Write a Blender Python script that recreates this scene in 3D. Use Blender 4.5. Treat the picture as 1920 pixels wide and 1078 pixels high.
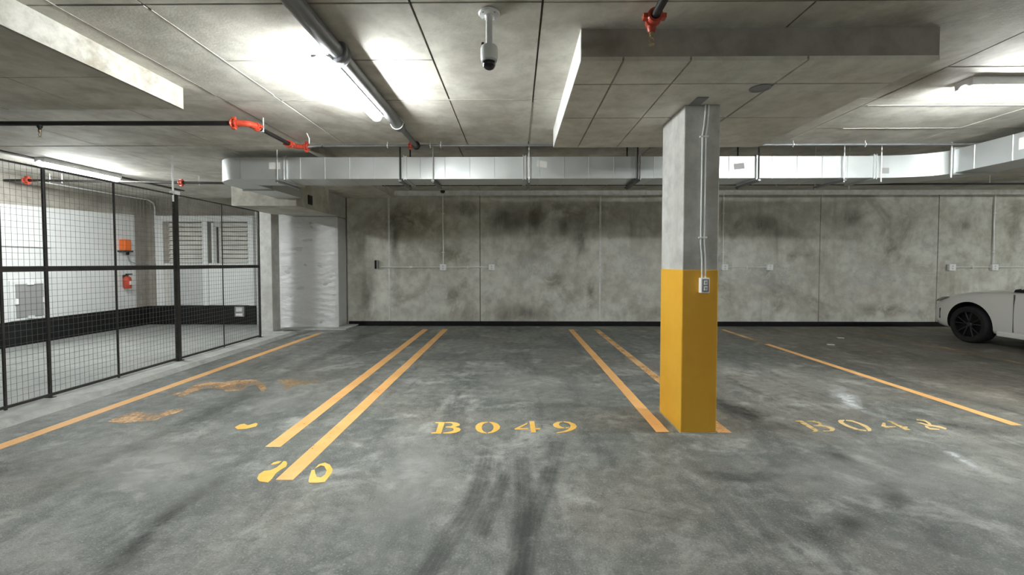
import bpy, bmesh, math, random
from mathutils import Vector, Matrix, noise
random.seed(7)
R = math.radians
for o in list(bpy.data.objects):
    bpy.data.objects.remove(o, do_unlink=True)
SC = bpy.context.scene
COL = SC.collection

# ---------------------------------------------------------------- camera, exposure, lamps
cam_data = bpy.data.cameras.new('camera')
cam = bpy.data.objects.new('camera', cam_data)
COL.objects.link(cam)
cam_data.sensor_fit = 'HORIZONTAL'
cam_data.sensor_width = 36.0
cam_data.lens = 36.0 * 800.0 / 1920.0
cam_data.shift_y = -20.0 / 1920.0
cam_data.clip_start = 0.05
cam.location = (0.0, 0.0, 1.45)
cam.rotation_euler = (math.pi / 2 - math.atan(25 / 800.0), 0.0, math.atan(8 / 800.0))
SC.camera = cam
SC.view_settings.view_transform = 'Standard'
SC.view_settings.look = 'None'
SC.view_settings.gamma = 1.0
SC.view_settings.use_curve_mapping = False
SC.view_settings.exposure = 2.0
try:
    SC.cycles.use_denoising = True
    SC.cycles.max_bounces = 12
    SC.cycles.diffuse_bounces = 6
    SC.cycles.sample_clamp_indirect = 6.0
except Exception:
    pass
world = bpy.data.worlds.new('world')
SC.world = world
world.use_nodes = True
world.node_tree.nodes['Background'].inputs[0].default_value = (0.75, 0.8, 0.8, 1)
world.node_tree.nodes['Background'].inputs[1].default_value = 0.02
TUBE_STRENGTH = 62.0
TUBE_COLOR = (0.96, 1.0, 0.985, 1)
# ceiling lights: (x centre, y centre, along, strength factor, label)
LIGHTS = [
    (-1.325, 3.52, 'Y', 1.15, 'lit fluorescent ceiling light alongside the thick grey pipe'),
    (4.33, 3.64, 'X', 1.25, 'lit ceiling light right of the concrete pillar, lying parallel to the back wall'),
    (-6.86, 6.72, 'Y', 1.1, 'lit ceiling light in the caged room behind the mesh fence'),
    (12.2, 4.4, 'X', 1.7, 'lit ceiling light beyond the white car, out at the far right'),
    (-1.37, -2.4, 'Y', 0.35, 'added ceiling light, unseen behind the viewpoint, left of the aisle'),  # unseen lamp, added to lift the pillar front and drop panel
    (4.33, -2.4, 'X', 0.35, 'added ceiling light, unseen behind the viewpoint, right of the aisle'),  # second added lamp out of view, fills the same front faces
]

# ---------------------------------------------------------------- helpers
def link(name, me, parent=None):
    o = bpy.data.objects.new(name, me)
    COL.objects.link(o)
    if parent is not None:
        o.parent = parent
    return o

def tag(o, label=None, cat=None, group=None, kind=None):
    if label: o['label'] = label
    if cat: o['category'] = cat
    if group: o['group'] = group
    if kind: o['kind'] = kind
    return o

def empty(name, loc, label=None, cat=None, group=None):
    o = bpy.data.objects.new(name, None)
    COL.objects.link(o)
    o.location = loc
    o.empty_display_size = 0.1
    return tag(o, label, cat, group)

def root_loc(o):
    v = Vector((0, 0, 0))
    while o is not None:
        v = v + Vector(o.location)
        o = o.parent
    return v

class MB:
    """collects shapes given in world metres, links them as one mesh object"""
    def __init__(self):
        self.bm = bmesh.new()
        self.uv = None
    def box(self, x0, x1, y0, y1, z0, z1):
        bm = self.bm
        v = [bm.verts.new((x, y, z)) for z in (z0, z1) for y in (y0, y1) for x in (x0, x1)]
        for f in ((0, 2, 3, 1), (4, 5, 7, 6), (0, 1, 5, 4), (2, 6, 7, 3), (0, 4, 6, 2), (1, 3, 7, 5)):
            bm.faces.new([v[i] for i in f])
        return self
    def hexa(self, p):
        bm = self.bm
        v = [bm.verts.new(q) for q in p]
        for f in ((0, 3, 2, 1), (4, 5, 6, 7), (0, 1, 5, 4), (1, 2, 6, 5), (2, 3, 7, 6), (3, 0, 4, 7)):
            bm.faces.new([v[i] for i in f])
        return self
    def bbox(self, x0, x1, y0, y1, z0, z1, b=0.004, seg=2):
        bm2 = bmesh.new()
        m = MB.__new__(MB); m.bm = bm2; m.uv = None
        m.box(x0, x1, y0, y1, z0, z1)
        b = min(b, 0.45 * min(x1 - x0, y1 - y0, z1 - z0))
        bmesh.ops.bevel(bm2, geom=bm2.edges[:], offset=b, segments=seg, profile=0.5, affect='EDGES')
        me = bpy.data.meshes.new('tmp'); bm2.to_mesh(me); bm2.free()
        self.bm.from_mesh(me); bpy.data.meshes.remove(me)
        return self
    def tube(self, pts, r, n=10, caps=True, r1=None):
        bm = self.bm
        pts = [Vector(p) for p in pts]
        rings = []
        prev_n = None
        for i, p in enumerate(pts):
            if i == 0: t = pts[1] - pts[0]
            elif i == len(pts) - 1: t = pts[-1] - pts[-2]
            else: t = (pts[i + 1] - p).normalized() + (p - pts[i - 1]).normalized()
            t.normalize()
            if prev_n is None:
                a = Vector((0, 0, 1)) if abs(t.z) < 0.9 else Vector((1, 0, 0))
                nn = t.cross(a).normalized()
            else:
                nn = (prev_n - t * prev_n.dot(t)).normalized()
            prev_n = nn
            b = t.cross(nn)
            rr = r if r1 is None else r + (r1 - r) * i / (len(pts) - 1)
            sc = 1.0
            if 0 < i < len(pts) - 1:
                c = (pts[i + 1] - p).normalized().dot(t)
                sc = 1.0 / max(0.5, c)
            ring = [bm.verts.new(p + (nn * math.cos(2 * math.pi * k / n) + b * math.sin(2 * math.pi * k / n)) * rr * (sc if False else 1)) for k in range(n)]
            rings.append(ring)
        for a, b in zip(rings, rings[1:]):
            for k in range(n):
                bm.faces.new((a[k], a[(k + 1) % n], b[(k + 1) % n], b[k]))
        if caps:
            bm.faces.new(rings[0][::-1]); bm.faces.new(rings[-1])
        return self
    def lathe(self, prof, c, axis='Z', n=24):
        """prof: list of (radius, offset along axis)"""
        bm = self.bm
        c = Vector(c)
        ax = {'X': (Vector((0, 1, 0)), Vector((0, 0, 1)), Vector((1, 0, 0))),
              'Y': (Vector((0, 0, 1)), Vector((1, 0, 0)), Vector((0, 1, 0))),
              'Z': (Vector((1, 0, 0)), Vector((0, 1, 0)), Vector((0, 0, 1)))}[axis]
        rings = []
        for r, h in prof:
            if r < 1e-6:
                rings.append([bm.verts.new(c + ax[2] * h)])
            else:
                rings.append([bm.verts.new(c + (ax[0] * math.cos(2 * math.pi * k / n) + ax[1] * math.sin(2 * math.pi * k / n)) * r + ax[2] * h) for k in range(n)])
        for a, b in zip(rings, rings[1:]):
            for k in range(n):
                k2 = (k + 1) % n
                if len(a) == 1 and len(b) == 1: continue
                if len(a) == 1: bm.faces.new((a[0], b[k2], b[k]))
                elif len(b) == 1: bm.faces.new((a[k], a[k2], b[0]))
                else: bm.faces.new((a[k], a[k2], b[k2], b[k]))
        return self
    def prism(self, poly, z0, z1):
        """flat polygon in x, y given a thickness"""
        bm = self.bm
        s = sum(poly[i][0] * poly[(i + 1) % len(poly)][1] - poly[(i + 1) % len(poly)][0] * poly[i][1] for i in range(len(poly)))
        if s < 0: poly = poly[::-1]
        lo = [bm.verts.new((x, y, z0)) for x, y in poly]
        hi = [bm.verts.new((x, y, z1)) for x, y in poly]
        bm.faces.new(hi)
        n = len(poly)
        for i in range(n):
            bm.faces.new((lo[i], lo[(i + 1) % n], hi[(i + 1) % n], hi[i]))
        return self
    def ribbon(self, pts, w, z=0.0012, seg=10):
        """soft flat strip on the floor with UVs: u across, v along"""
        bm = self.bm
        if self.uv is None: self.uv = bm.loops.layers.uv.new('UVMap')
        P = [Vector((p[0], p[1])) for p in pts]
        W = [p[2] if len(p) > 2 else w for p in pts]
        # Catmull-Rom
        def cr(a, b, c, d, t):
            return 0.5 * ((2 * b) + (c - a) * t + (2 * a - 5 * b + 4 * c - d) * t * t + (3 * b - a - 3 * c + d) * t ** 3)
        C = []; CW = []
        for i in range(len(P) - 1):
            a = P[max(i - 1, 0)]; b = P[i]; c = P[i + 1]; d = P[min(i + 2, len(P) - 1)]
            for k in range(seg):
                t = k / seg
                C.append(cr(a, b, c, d, t)); CW.append(W[i] + (W[i + 1] - W[i]) * t)
        C.append(P[-1]); CW.append(W[-1])
        rows = []
        for i, p in enumerate(C):
            t = (C[min(i + 1, len(C) - 1)] - C[max(i - 1, 0)]).normalized()
            nn = Vector((-t.y, t.x))
            a = p + nn * CW[i] / 2; b = p - nn * CW[i] / 2
            rows.append((bm.verts.new((a.x, a.y, z)), bm.verts.new((b.x, b.y, z)), i / (len(C) - 1)))
        for r0, r1 in zip(rows, rows[1:]):
            f = bm.faces.new((r0[0], r0[1], r1[1], r1[0]))
            for l, uv in zip(f.loops, ((0, r0[2]), (1, r0[2]), (1, r1[2]), (0, r1[2]))):
                l[self.uv].uv = uv
        return self
    def build(self, name, mat, parent=None, smooth=False, origin=None, normals=True):
        bm = self.bm
        if normals:
            bmesh.ops.recalc_face_normals(bm, faces=bm.faces[:])
        off = root_loc(parent) if parent is not None else Vector(origin or (0, 0, 0))
        bmesh.ops.translate(bm, verts=bm.verts[:], vec=-off)
        me = bpy.data.meshes.new(name)
        bm.to_mesh(me); bm.free()
        if mat: me.materials.append(mat)
        if smooth:
            me.polygons.foreach_set('use_smooth', [True] * len(me.polygons))
            try: me.set_sharp_from_angle(angle=R(40))
            except Exception: pass
        o = link(name, me, parent)
        if parent is None: o.location = off
        return o

# ---------------------------------------------------------------- materials
def newmat(name):
    m = bpy.data.materials.new(name); m.use_nodes = True
    nt = m.node_tree
    return m, nt, nt.nodes['Principled BSDF']

def N(nt, typ, ins=None, **props):
    n = nt.nodes.new(typ)
    for k, v in props.items(): setattr(n, k, v)
    for k, v in (ins or {}).items():
        s = n.inputs[k]
        if hasattr(v, 'is_linked') or isinstance(v, bpy.types.NodeSocket): nt.links.new(v, s)
        else: s.default_value = v
    return n

def noise_tex(nt, vec, scale, detail=6, rough=0.6, dist=0.0):
    return N(nt, 'ShaderNodeTexNoise', {'Vector': vec, 'Scale': scale, 'Detail': detail, 'Roughness': rough, 'Distortion': dist}).outputs['Fac']

def ramp(nt, fac, a, b, ca=0.0, cb=1.0):
    return N(nt, 'ShaderNodeMapRange', {'Value': fac, 'From Min': a, 'From Max': b, 'To Min': ca, 'To Max': cb}, interpolation_type='SMOOTHSTEP').outputs[0]

def mix(nt, fac, a, b, mode='MIX'):
    n = nt.nodes.new('ShaderNodeMix'); n.data_type = 'RGBA'; n.blend_type = mode
    def setin(s, v):
        if isinstance(v, bpy.types.NodeSocket): nt.links.new(v, s)
        elif isinstance(v, (int, float)): s.default_value = v
        else: s.default_value = (v[0], v[1], v[2], 1)
    setin(n.inputs['Factor'], fac); setin(n.inputs['A'], a); setin(n.inputs['B'], b)
    return n.outputs['Result']

def mul(nt, a, b, op='MULTIPLY'):
    n = nt.nodes.new('ShaderNodeMath'); n.operation = op
    for i, v in enumerate((a, b)):
        if isinstance(v, bpy.types.NodeSocket): nt.links.new(v, n.inputs[i])
        else: n.inputs[i].default_value = v
    return n.outputs[0]

def pos(nt, scale=(1, 1, 1), off=(0, 0, 0)):
    g = N(nt, 'ShaderNodeNewGeometry').outputs['Position']
    return N(nt, 'ShaderNodeMapping', {'Vector': g, 'Scale': scale, 'Location': off}).outputs[0]

def bump(nt, bs, h, strength=0.3, dist=0.01):
    b = N(nt, 'ShaderNodeBump', {'Strength': strength, 'Distance': dist, 'Height': h})
    nt.links.new(b.outputs[0], bs.inputs['Normal'])

def plain(name, col, rough=0.5, metal=0.0, spec=0.5, var=0.0, vscale=8.0, bmp=0.0):
    m, nt, bs = newmat(name)
    bs.inputs['Roughness'].default_value = rough
    bs.inputs['Metallic'].default_value = metal
    bs.inputs['Specular IOR Level'].default_value = spec
    if var > 0:
        p = pos(nt)
        f = noise_tex(nt, p, vscale, 5, 0.6)
        c = mix(nt, ramp(nt, f, 0.3, 0.7), [x * (1 - var) for x in col], [min(1, x * (1 + var)) for x in col])
        nt.links.new(c, bs.inputs['Base Color'])
        if bmp > 0: bump(nt, bs, f, bmp, 0.01)
    else:
        bs.inputs['Base Color'].default_value = (*col, 1)
    return m

def concrete(name, light, dark, stain, scale=1.0, streak=0.0, stain_lo=0.56, stain_hi=0.72, off=(0, 0, 0), rough=0.8, bmp=0.25, stain_amt=0.85):
    m, nt, bs = newmat(name)
    p = pos(nt, (1, 1, 1), off)
    a = noise_tex(nt, p, 0.9 * scale, 7, 0.62, 0.3)
    b = noise_tex(nt, p, 4.5 * scale, 7, 0.65, 0.2)
    fine = noise_tex(nt, p, 55, 4, 0.7)
    c = mix(nt, ramp(nt, a, 0.32, 0.68), dark, light)
    c = mix(nt, mul(nt, ramp(nt, b, 0.42, 0.72), 0.45), c, [x * 0.62 for x in dark])
    c = mix(nt, mul(nt, ramp(nt, b, 0.5, 0.25), 0.3), c, [min(1, x * 1.25) for x in light])
    st = noise_tex(nt, pos(nt, (1, 1, 1), (off[0] + 7, off[1] + 3, off[2] + 5)), 0.75 * scale, 8, 0.66, 0.5)
    sm = ramp(nt, st, stain_lo, stain_hi)
    if streak > 0:
        v = noise_tex(nt, pos(nt, (2.6, 2.6, 0.3), off), 1.0, 6, 0.65, 0.25)
        big = noise_tex(nt, pos(nt, (0.5, 0.5, 0.6), (off[0] + 2, 0, off[2] + 9)), 1.2, 4, 0.6)
        c = mix(nt, mul(nt, mul(nt, ramp(nt, v, 0.46, 0.72), ramp(nt, big, 0.4, 0.65)), streak), c, stain)
        c = mix(nt, mul(nt, ramp(nt, v, 0.46, 0.25), streak * 0.4), c, [min(1, x * 1.2) for x in light])
    c = mix(nt, mul(nt, sm, stain_amt), c, stain)
    c = mix(nt, mul(nt, ramp(nt, fine, 0.62, 0.8), 0.3), c, [x * 0.5 for x in dark])
    nt.links.new(c, bs.inputs['Base Color'])
    bs.inputs['Roughness'].default_value = rough
    bs.inputs['Specular IOR Level'].default_value = 0.3
    bump(nt, bs, mul(nt, mul(nt, b, 0.6), mul(nt, fine, 0.4), 'ADD'), bmp, 0.012)
    return m

M = {}
M['ceil'] = concrete('ceiling_concrete', (0.72, 0.70, 0.64), (0.50, 0.475, 0.42), (0.27, 0.235, 0.19), 1.1, 0.0, 0.54, 0.74, (3, 1, 0), 0.8, 0.3, 0.7)
M['ceil_dp'] = concrete('drop_panel_concrete', (0.78, 0.755, 0.69), (0.62, 0.595, 0.53), (0.36, 0.32, 0.27), 1.3, 0.0, 0.56, 0.76, (9, 1, 0), 0.8, 0.3, 0.7)
M['pale_lit'] = concrete('pale_lit_concrete', (0.8, 0.8, 0.78), (0.72, 0.71, 0.68), (0.5, 0.46, 0.4), 2.0, 0.0, 0.62, 0.8, (2, 8, 1), 0.85, 0.2, 0.5)  # pale concrete; on the drop panel side its paleness stands for lamp light
M['ceil_gap'] = plain('joint_concrete', (0.10, 0.085, 0.07), 0.9)
M['wall'] = concrete('wall_concrete', (0.76, 0.762, 0.70), (0.54, 0.525, 0.46), (0.20, 0.18, 0.14), 1.15, 0.5, 0.50, 0.74, (1.5, 0, 4.2), 0.8, 0.3, 0.75)
M['wall_brown'] = concrete('wall_concrete_brown', (0.42, 0.39, 0.345), (0.31, 0.285, 0.25), (0.18, 0.16, 0.13), 1.0, 0.3, 0.55, 0.75, (0, 0, 0), 0.85, 0.3)
M['column'] = concrete('column_concrete', (0.62, 0.62, 0.595), (0.5, 0.495, 0.47), (0.34, 0.32, 0.29), 1.6, 0.35, 0.6, 0.8, (4, 4, 4), 0.7, 0.15, 0.5)
M['beam'] = concrete('beam_concrete', (0.50, 0.49, 0.45), (0.36, 0.345, 0.30), (0.20, 0.165, 0.115), 3.5, 0.0, 0.48, 0.7, (2, 8, 1), 0.85, 0.35, 0.7)
M['curb'] = concrete('curb_concrete', (0.56, 0.57, 0.55), (0.44, 0.45, 0.43), (0.26, 0.26, 0.25), 2.0, 0.0)
M['black'] = plain('black_paint', (0.010, 0.010, 0.011), 0.75, spec=0.25, var=0.3)
M['white_wall'] = plain('white_wall_paint', (0.74, 0.75, 0.75), 0.55, var=0.04, vscale=3, bmp=0.05)
M['white'] = plain('white_paint', (0.78, 0.79, 0.79), 0.4)
M['grey_white'] = plain('grey_white_paint', (0.55, 0.56, 0.56), 0.4, var=0.05)
M['louvre'] = plain('louvre_paint', (0.62, 0.61, 0.57), 0.45, var=0.1, vscale=4)
M['dark_gap'] = plain('dark_gap', (0.13, 0.122, 0.105), 0.8)
M['steel_dark'] = plain('dark_fence_steel', (0.045, 0.042, 0.04), 0.45, 0.3, var=0.2)
M['wire'] = plain('fence_wire', (0.12, 0.115, 0.11), 0.5, 0.2)
M['zinc'] = plain('zinc_conduit', (0.88, 0.89, 0.88), 0.3, 0.1, var=0.08, vscale=6)
M['boxzinc'] = plain('outlet_box_metal', (0.95, 0.96, 0.97), 0.35, 0.0)
M['plate_grey'] = plain('grey_outlet', (0.30, 0.31, 0.32), 0.45)
M['pipe_black'] = plain('black_iron_pipe', (0.022, 0.02, 0.019), 0.5, 0.3, var=0.3, vscale=5)
M['pipe_grey'] = plain('grey_steel_pipe', (0.21, 0.215, 0.22), 0.45, 0.3, var=0.15, vscale=3)
M['red'] = plain('red_coupling_paint', (0.50, 0.06, 0.03), 0.4, var=0.25, vscale=25)
M['orange'] = plain('orange_plastic', (0.85, 0.17, 0.02), 0.4, var=0.08)
M['brass'] = plain('brass_sprinkler', (0.45, 0.36, 0.22), 0.35, 0.9)
M['rubber'] = plain('tyre_rubber', (0.012, 0.012, 0.013), 0.75, var=0.2)
M['rim'] = plain('dark_rim', (0.02, 0.02, 0.022), 0.35, 0.6)
M['spoke'] = plain('spoke_metal', (0.07, 0.07, 0.075), 0.35, 0.7)
M['glass_dark'] = plain('car_glass', (0.015, 0.018, 0.02), 0.08, 0.0, 0.6)
M['lens'] = plain('lamp_lens', (0.22, 0.17, 0.16), 0.15)
M['sticker'] = plain('paper_label', (0.78, 0.77, 0.74), 0.6)
M['sticker_grey'] = plain('grey_label', (0.38, 0.38, 0.37), 0.6)
M['dome'] = plain('tinted_dome', (0.008, 0.008, 0.01), 0.06, 0.0, 0.6)
M['stud'] = plain('ceiling_stud_grey', (0.30, 0.30, 0.30), 0.6)

m, nt, bs = newmat('car_paint')
bs.inputs['Base Color'].default_value = (0.78, 0.77, 0.74, 1); bs.inputs['Roughness'].default_value = 0.28
bs.inputs['Coat Weight'].default_value = 0.6; bs.inputs['Coat Roughness'].default_value = 0.08
M['car'] = m

# galvanised sheet
m, nt, bs = newmat('galvanised_sheet')
f = noise_tex(nt, pos(nt, (1, 1, 1)), 3.0, 6, 0.6, 0.3)
v = N(nt, 'ShaderNodeTexVoronoi', {'Vector': pos(nt), 'Scale': 60.0}).outputs['Distance']
c = mix(nt, f, (0.58, 0.605, 0.61), (0.74, 0.76, 0.76))
nt.links.new(c, bs.inputs['Base Color'])
bs.inputs['Metallic'].default_value = 0.65
nt.links.new(ramp(nt, f, 0.3, 0.7, 0.34, 0.5), bs.inputs['Roughness'])
bump(nt, bs, mul(nt, mul(nt, v, 0.15), f, 'ADD'), 0.08, 0.01)
M['galv'] = m

# yellow column paint
m, nt, bs = newmat('yellow_pillar_paint')
p = pos(nt)
f = noise_tex(nt, p, 2.2, 6, 0.6)
g = noise_tex(nt, p, 40, 4, 0.7)
c = mix(nt, ramp(nt, f, 0.3, 0.7), (0.82, 0.42, 0.028), (0.88, 0.49, 0.045))
c = mix(nt, mul(nt, ramp(nt, g, 0.66, 0.8), 0.4), c, (0.45, 0.2, 0.02))
nt.links.new(c, bs.inputs['Base Color']); bs.inputs['Roughness'].default_value = 0.5
bump(nt, bs, g, 0.1, 0.005)
M['yellow'] = m

# lumpy glossy white coating of the pier
m, nt, bs = newmat('white_glossy_coating')
p = pos(nt, (3.5, 3.5, 14))
f = noise_tex(nt, p, 1.6, 5, 0.6, 0.8)
c = mix(nt, f, (0.70, 0.70, 0.705), (0.78, 0.78, 0.785))
nt.links.new(c, bs.inputs['Base Color']); bs.inputs['Roughness'].default_value = 0.3
bump(nt, bs, f, 0.6, 0.03)
M['pier'] = m

# floor
m, nt, bs = newmat('floor_concrete')
p = pos(nt)
a = noise_tex(nt, p, 0.55, 8, 0.62, 0.6)
b = noise_tex(nt, p, 2.2, 8, 0.66, 0.5)
d = noise_tex(nt, p, 9.0, 6, 0.7, 0.3)
sp = noise_tex(nt, p, 85, 3, 0.75)
drv = noise_tex(nt, pos(nt, (2.6, 0.55, 1), (3, 1, 0)), 1.0, 7, 0.65, 0.4)
big = noise_tex(nt, pos(nt, (0.35, 0.5, 1), (11, 4, 0)), 1.0, 5, 0.55, 0.8)
c = mix(nt, ramp(nt, a, 0.36, 0.64), (0.125, 0.138, 0.128), (0.25, 0.257, 0.238))
c = mix(nt, mul(nt, ramp(nt, big, 0.46, 0.62), 0.45), c, (0.225, 0.20, 0.175))
c = mix(nt, mul(nt, ramp(nt, b, 0.5, 0.68), 0.8), c, (0.42, 0.425, 0.40))
c = mix(nt, mul(nt, ramp(nt, drv, 0.5, 0.68), 0.75), c, (0.085, 0.094, 0.088))
c = mix(nt, mul(nt, ramp(nt, d, 0.48, 0.68), 0.5), c, (0.075, 0.078, 0.074))
c = mix(nt, mul(nt, ramp(nt, d, 0.5, 0.3), 0.4), c, (0.40, 0.40, 0.38))
c = mix(nt, mul(nt, ramp(nt, sp, 0.56, 0.68), 0.55), c, (0.50, 0.51, 0.50))
c = mix(nt, mul(nt, ramp(nt, sp, 0.44, 0.32), 0.55), c, (0.04, 0.042, 0.04))
# browner towards the right-hand stalls
sx = N(nt, 'ShaderNodeSeparateXYZ', {'Vector': p}).outputs[0]
c = mix(nt, mul(nt, ramp(nt, sx, 1.5, 6.5), 0.6), c, (0.72, 0.58, 0.50), 'MULTIPLY')
nt.links.new(c, bs.inputs['Base Color'])
nt.links.new(ramp(nt, b, 0.3, 0.7, 0.42, 0.66), bs.inputs['Roughness'])
bs.inputs['Specular IOR Level'].default_value = 0.4
bump(nt, bs, mul(nt, mul(nt, sp, 0.9), mul(nt, d, 0.5), 'ADD'), 0.6, 0.01)
M['floor'] = m
M['floor_room'] = concrete('floor_room_concrete', (0.36, 0.37, 0.355), (0.28, 0.29, 0.28), (0.2, 0.2, 0.19), 1.2, 0.0, 0.6, 0.8, (0, 0, 0), 0.4, 0.06)

def worn_paint(name, col, col2, keep_lo, keep_hi, wear=1.0):
    """road paint, worn through to the concrete in patches"""
    m, nt, bs = newmat(name)
    p = pos(nt)
    f = noise_tex(nt, p, 3.0, 7, 0.65, 0.3)
    g = noise_tex(nt, p, 28, 6, 0.75)
    c = mix(nt, ramp(nt, f, 0.3, 0.7), col, col2)
    nt.links.new(c, bs.inputs['Base Color']); bs.inputs['Roughness'].default_value = 0.6
    al = ramp(nt, mul(nt, mul(nt, f, 0.5), mul(nt, g, 0.5), 'ADD'), keep_lo, keep_hi, 1.0 - wear, 1.0)
    nt.links.new(al, bs.inputs['Alpha'])
    return m
M['line'] = worn_paint('line_paint', (0.84, 0.44, 0.15), (0.92, 0.53, 0.21), 0.30, 0.42, 0.8)
M['line_worn'] = worn_paint('worn_line_paint', (0.74, 0.42, 0.18), (0.84, 0.52, 0.25), 0.34, 0.52, 0.75)
M['smear'] = worn_paint('smeared_paint', (0.66, 0.38, 0.17), (0.78, 0.48, 0.24), 0.40, 0.60, 0.9)
M['line_faint'] = worn_paint('faint_line_paint', (0.55, 0.33, 0.14), (0.66, 0.42, 0.2), 0.44, 0.66, 0.85)
M['digit'] = worn_paint('stencil_paint', (0.85, 0.47, 0.08), (0.95, 0.62, 0.17), 0.28, 0.38, 0.5)
M['digit_faint'] = worn_paint('faint_stencil_paint', (0.72, 0.50, 0.2), (0.82, 0.60, 0.28), 0.36, 0.52, 0.7)

def soft_mark(name, col, strength, grain_scale=(10, 10, 10), lo=0.35, hi=0.65, edge=0.35, tread=False):
    m, nt, bs = newmat(name)
    uv = N(nt, 'ShaderNodeTexCoord').outputs['UV']
    s = N(nt, 'ShaderNodeSeparateXYZ', {'Vector': uv})
    def fall(v, e):
        t = mul(nt, mul(nt, v, -0.5, 'ADD'), 0.0, 'ADD')
        t = mul(nt, t, 0, 'ABSOLUTE')
        return ramp(nt, t, 0.5, 0.5 - e)
    ex = fall(s.outputs[0], edge); ey = fall(s.outputs[1], 0.12 if tread else edge)
    g = noise_tex(nt, pos(nt, grain_scale), 1.0, 7, 0.7, 0.4)
    al = mul(nt, mul(nt, ex, ey), ramp(nt, g, lo, hi))
    if tread:
        w = N(nt, 'ShaderNodeTexWave', {'Vector': uv, 'Scale': 1.6, 'Distortion': 1.0, 'Detail': 2.0}).outputs['Fac']
        al = mul(nt, al, ramp(nt, w, 0.05, 0.5, 0.78, 1.0))
    al = mul(nt, al, strength)
    nt.links.new(al, bs.inputs['Alpha'])
    bs.inputs['Base Color'].default_value = (*col, 1); bs.inputs['Roughness'].default_value = 0.7
    return m
M['tyre_mark'] = soft_mark('tyre_mark_rubber', (0.07, 0.078, 0.073), 0.42, (4, 4, 4), 0.25, 0.6, 0.3, True)
M['grime'] = soft_mark('dark_grime', (0.05, 0.048, 0.044), 0.6, (3, 3, 3), 0.35, 0.65, 0.5)
M['wall_stain'] = soft_mark('wall_stain_dark', (0.20, 0.182, 0.145), 0.6, (2.2, 2.2, 1.0), 0.25, 0.65, 0.5)
M['wall_tan'] = soft_mark('wall_stain_tan', (0.36, 0.31, 0.22), 0.55, (3, 3, 3), 0.34, 0.6, 0.5)
M['wall_pale'] = soft_mark('wall_pale_patch', (0.82, 0.83, 0.80), 0.7, (3, 3, 3), 0.32, 0.6, 0.5)
M['salt'] = soft_mark('white_salt_stain', (0.62, 0.64, 0.64), 0.95, (4, 7, 4), 0.36, 0.6, 0.5)
M['pale'] = soft_mark('pale_dust', (0.40, 0.41, 0.385), 0.75, (2.6, 4, 3), 0.3, 0.62, 0.5)

def lit(k):
    key = 'lit_%.2f' % k
    if key not in M:
        m, nt, bs = newmat('lit_diffuser')
        em = N(nt, 'ShaderNodeEmission', {'Color': TUBE_COLOR, 'Strength': TUBE_STRENGTH * k})
        nt.links.new(em.outputs[0], nt.nodes['Material Output'].inputs[0])
        M[key] = m
    return M[key]

m, nt, bs = newmat('frosted_end_cap')
df = N(nt, 'ShaderNodeBsdfDiffuse', {'Color': (0.85, 0.84, 0.88, 1)}); tr = N(nt, 'ShaderNodeBsdfTranslucent', {'Color': (0.8, 0.79, 0.84, 1)})
mx = N(nt, 'ShaderNodeMixShader', {0: 0.45, 1: df.outputs[0], 2: tr.outputs[0]})
nt.links.new(mx.outputs[0], nt.nodes['Material Output'].inputs[0])
M['frosted'] = m

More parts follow.
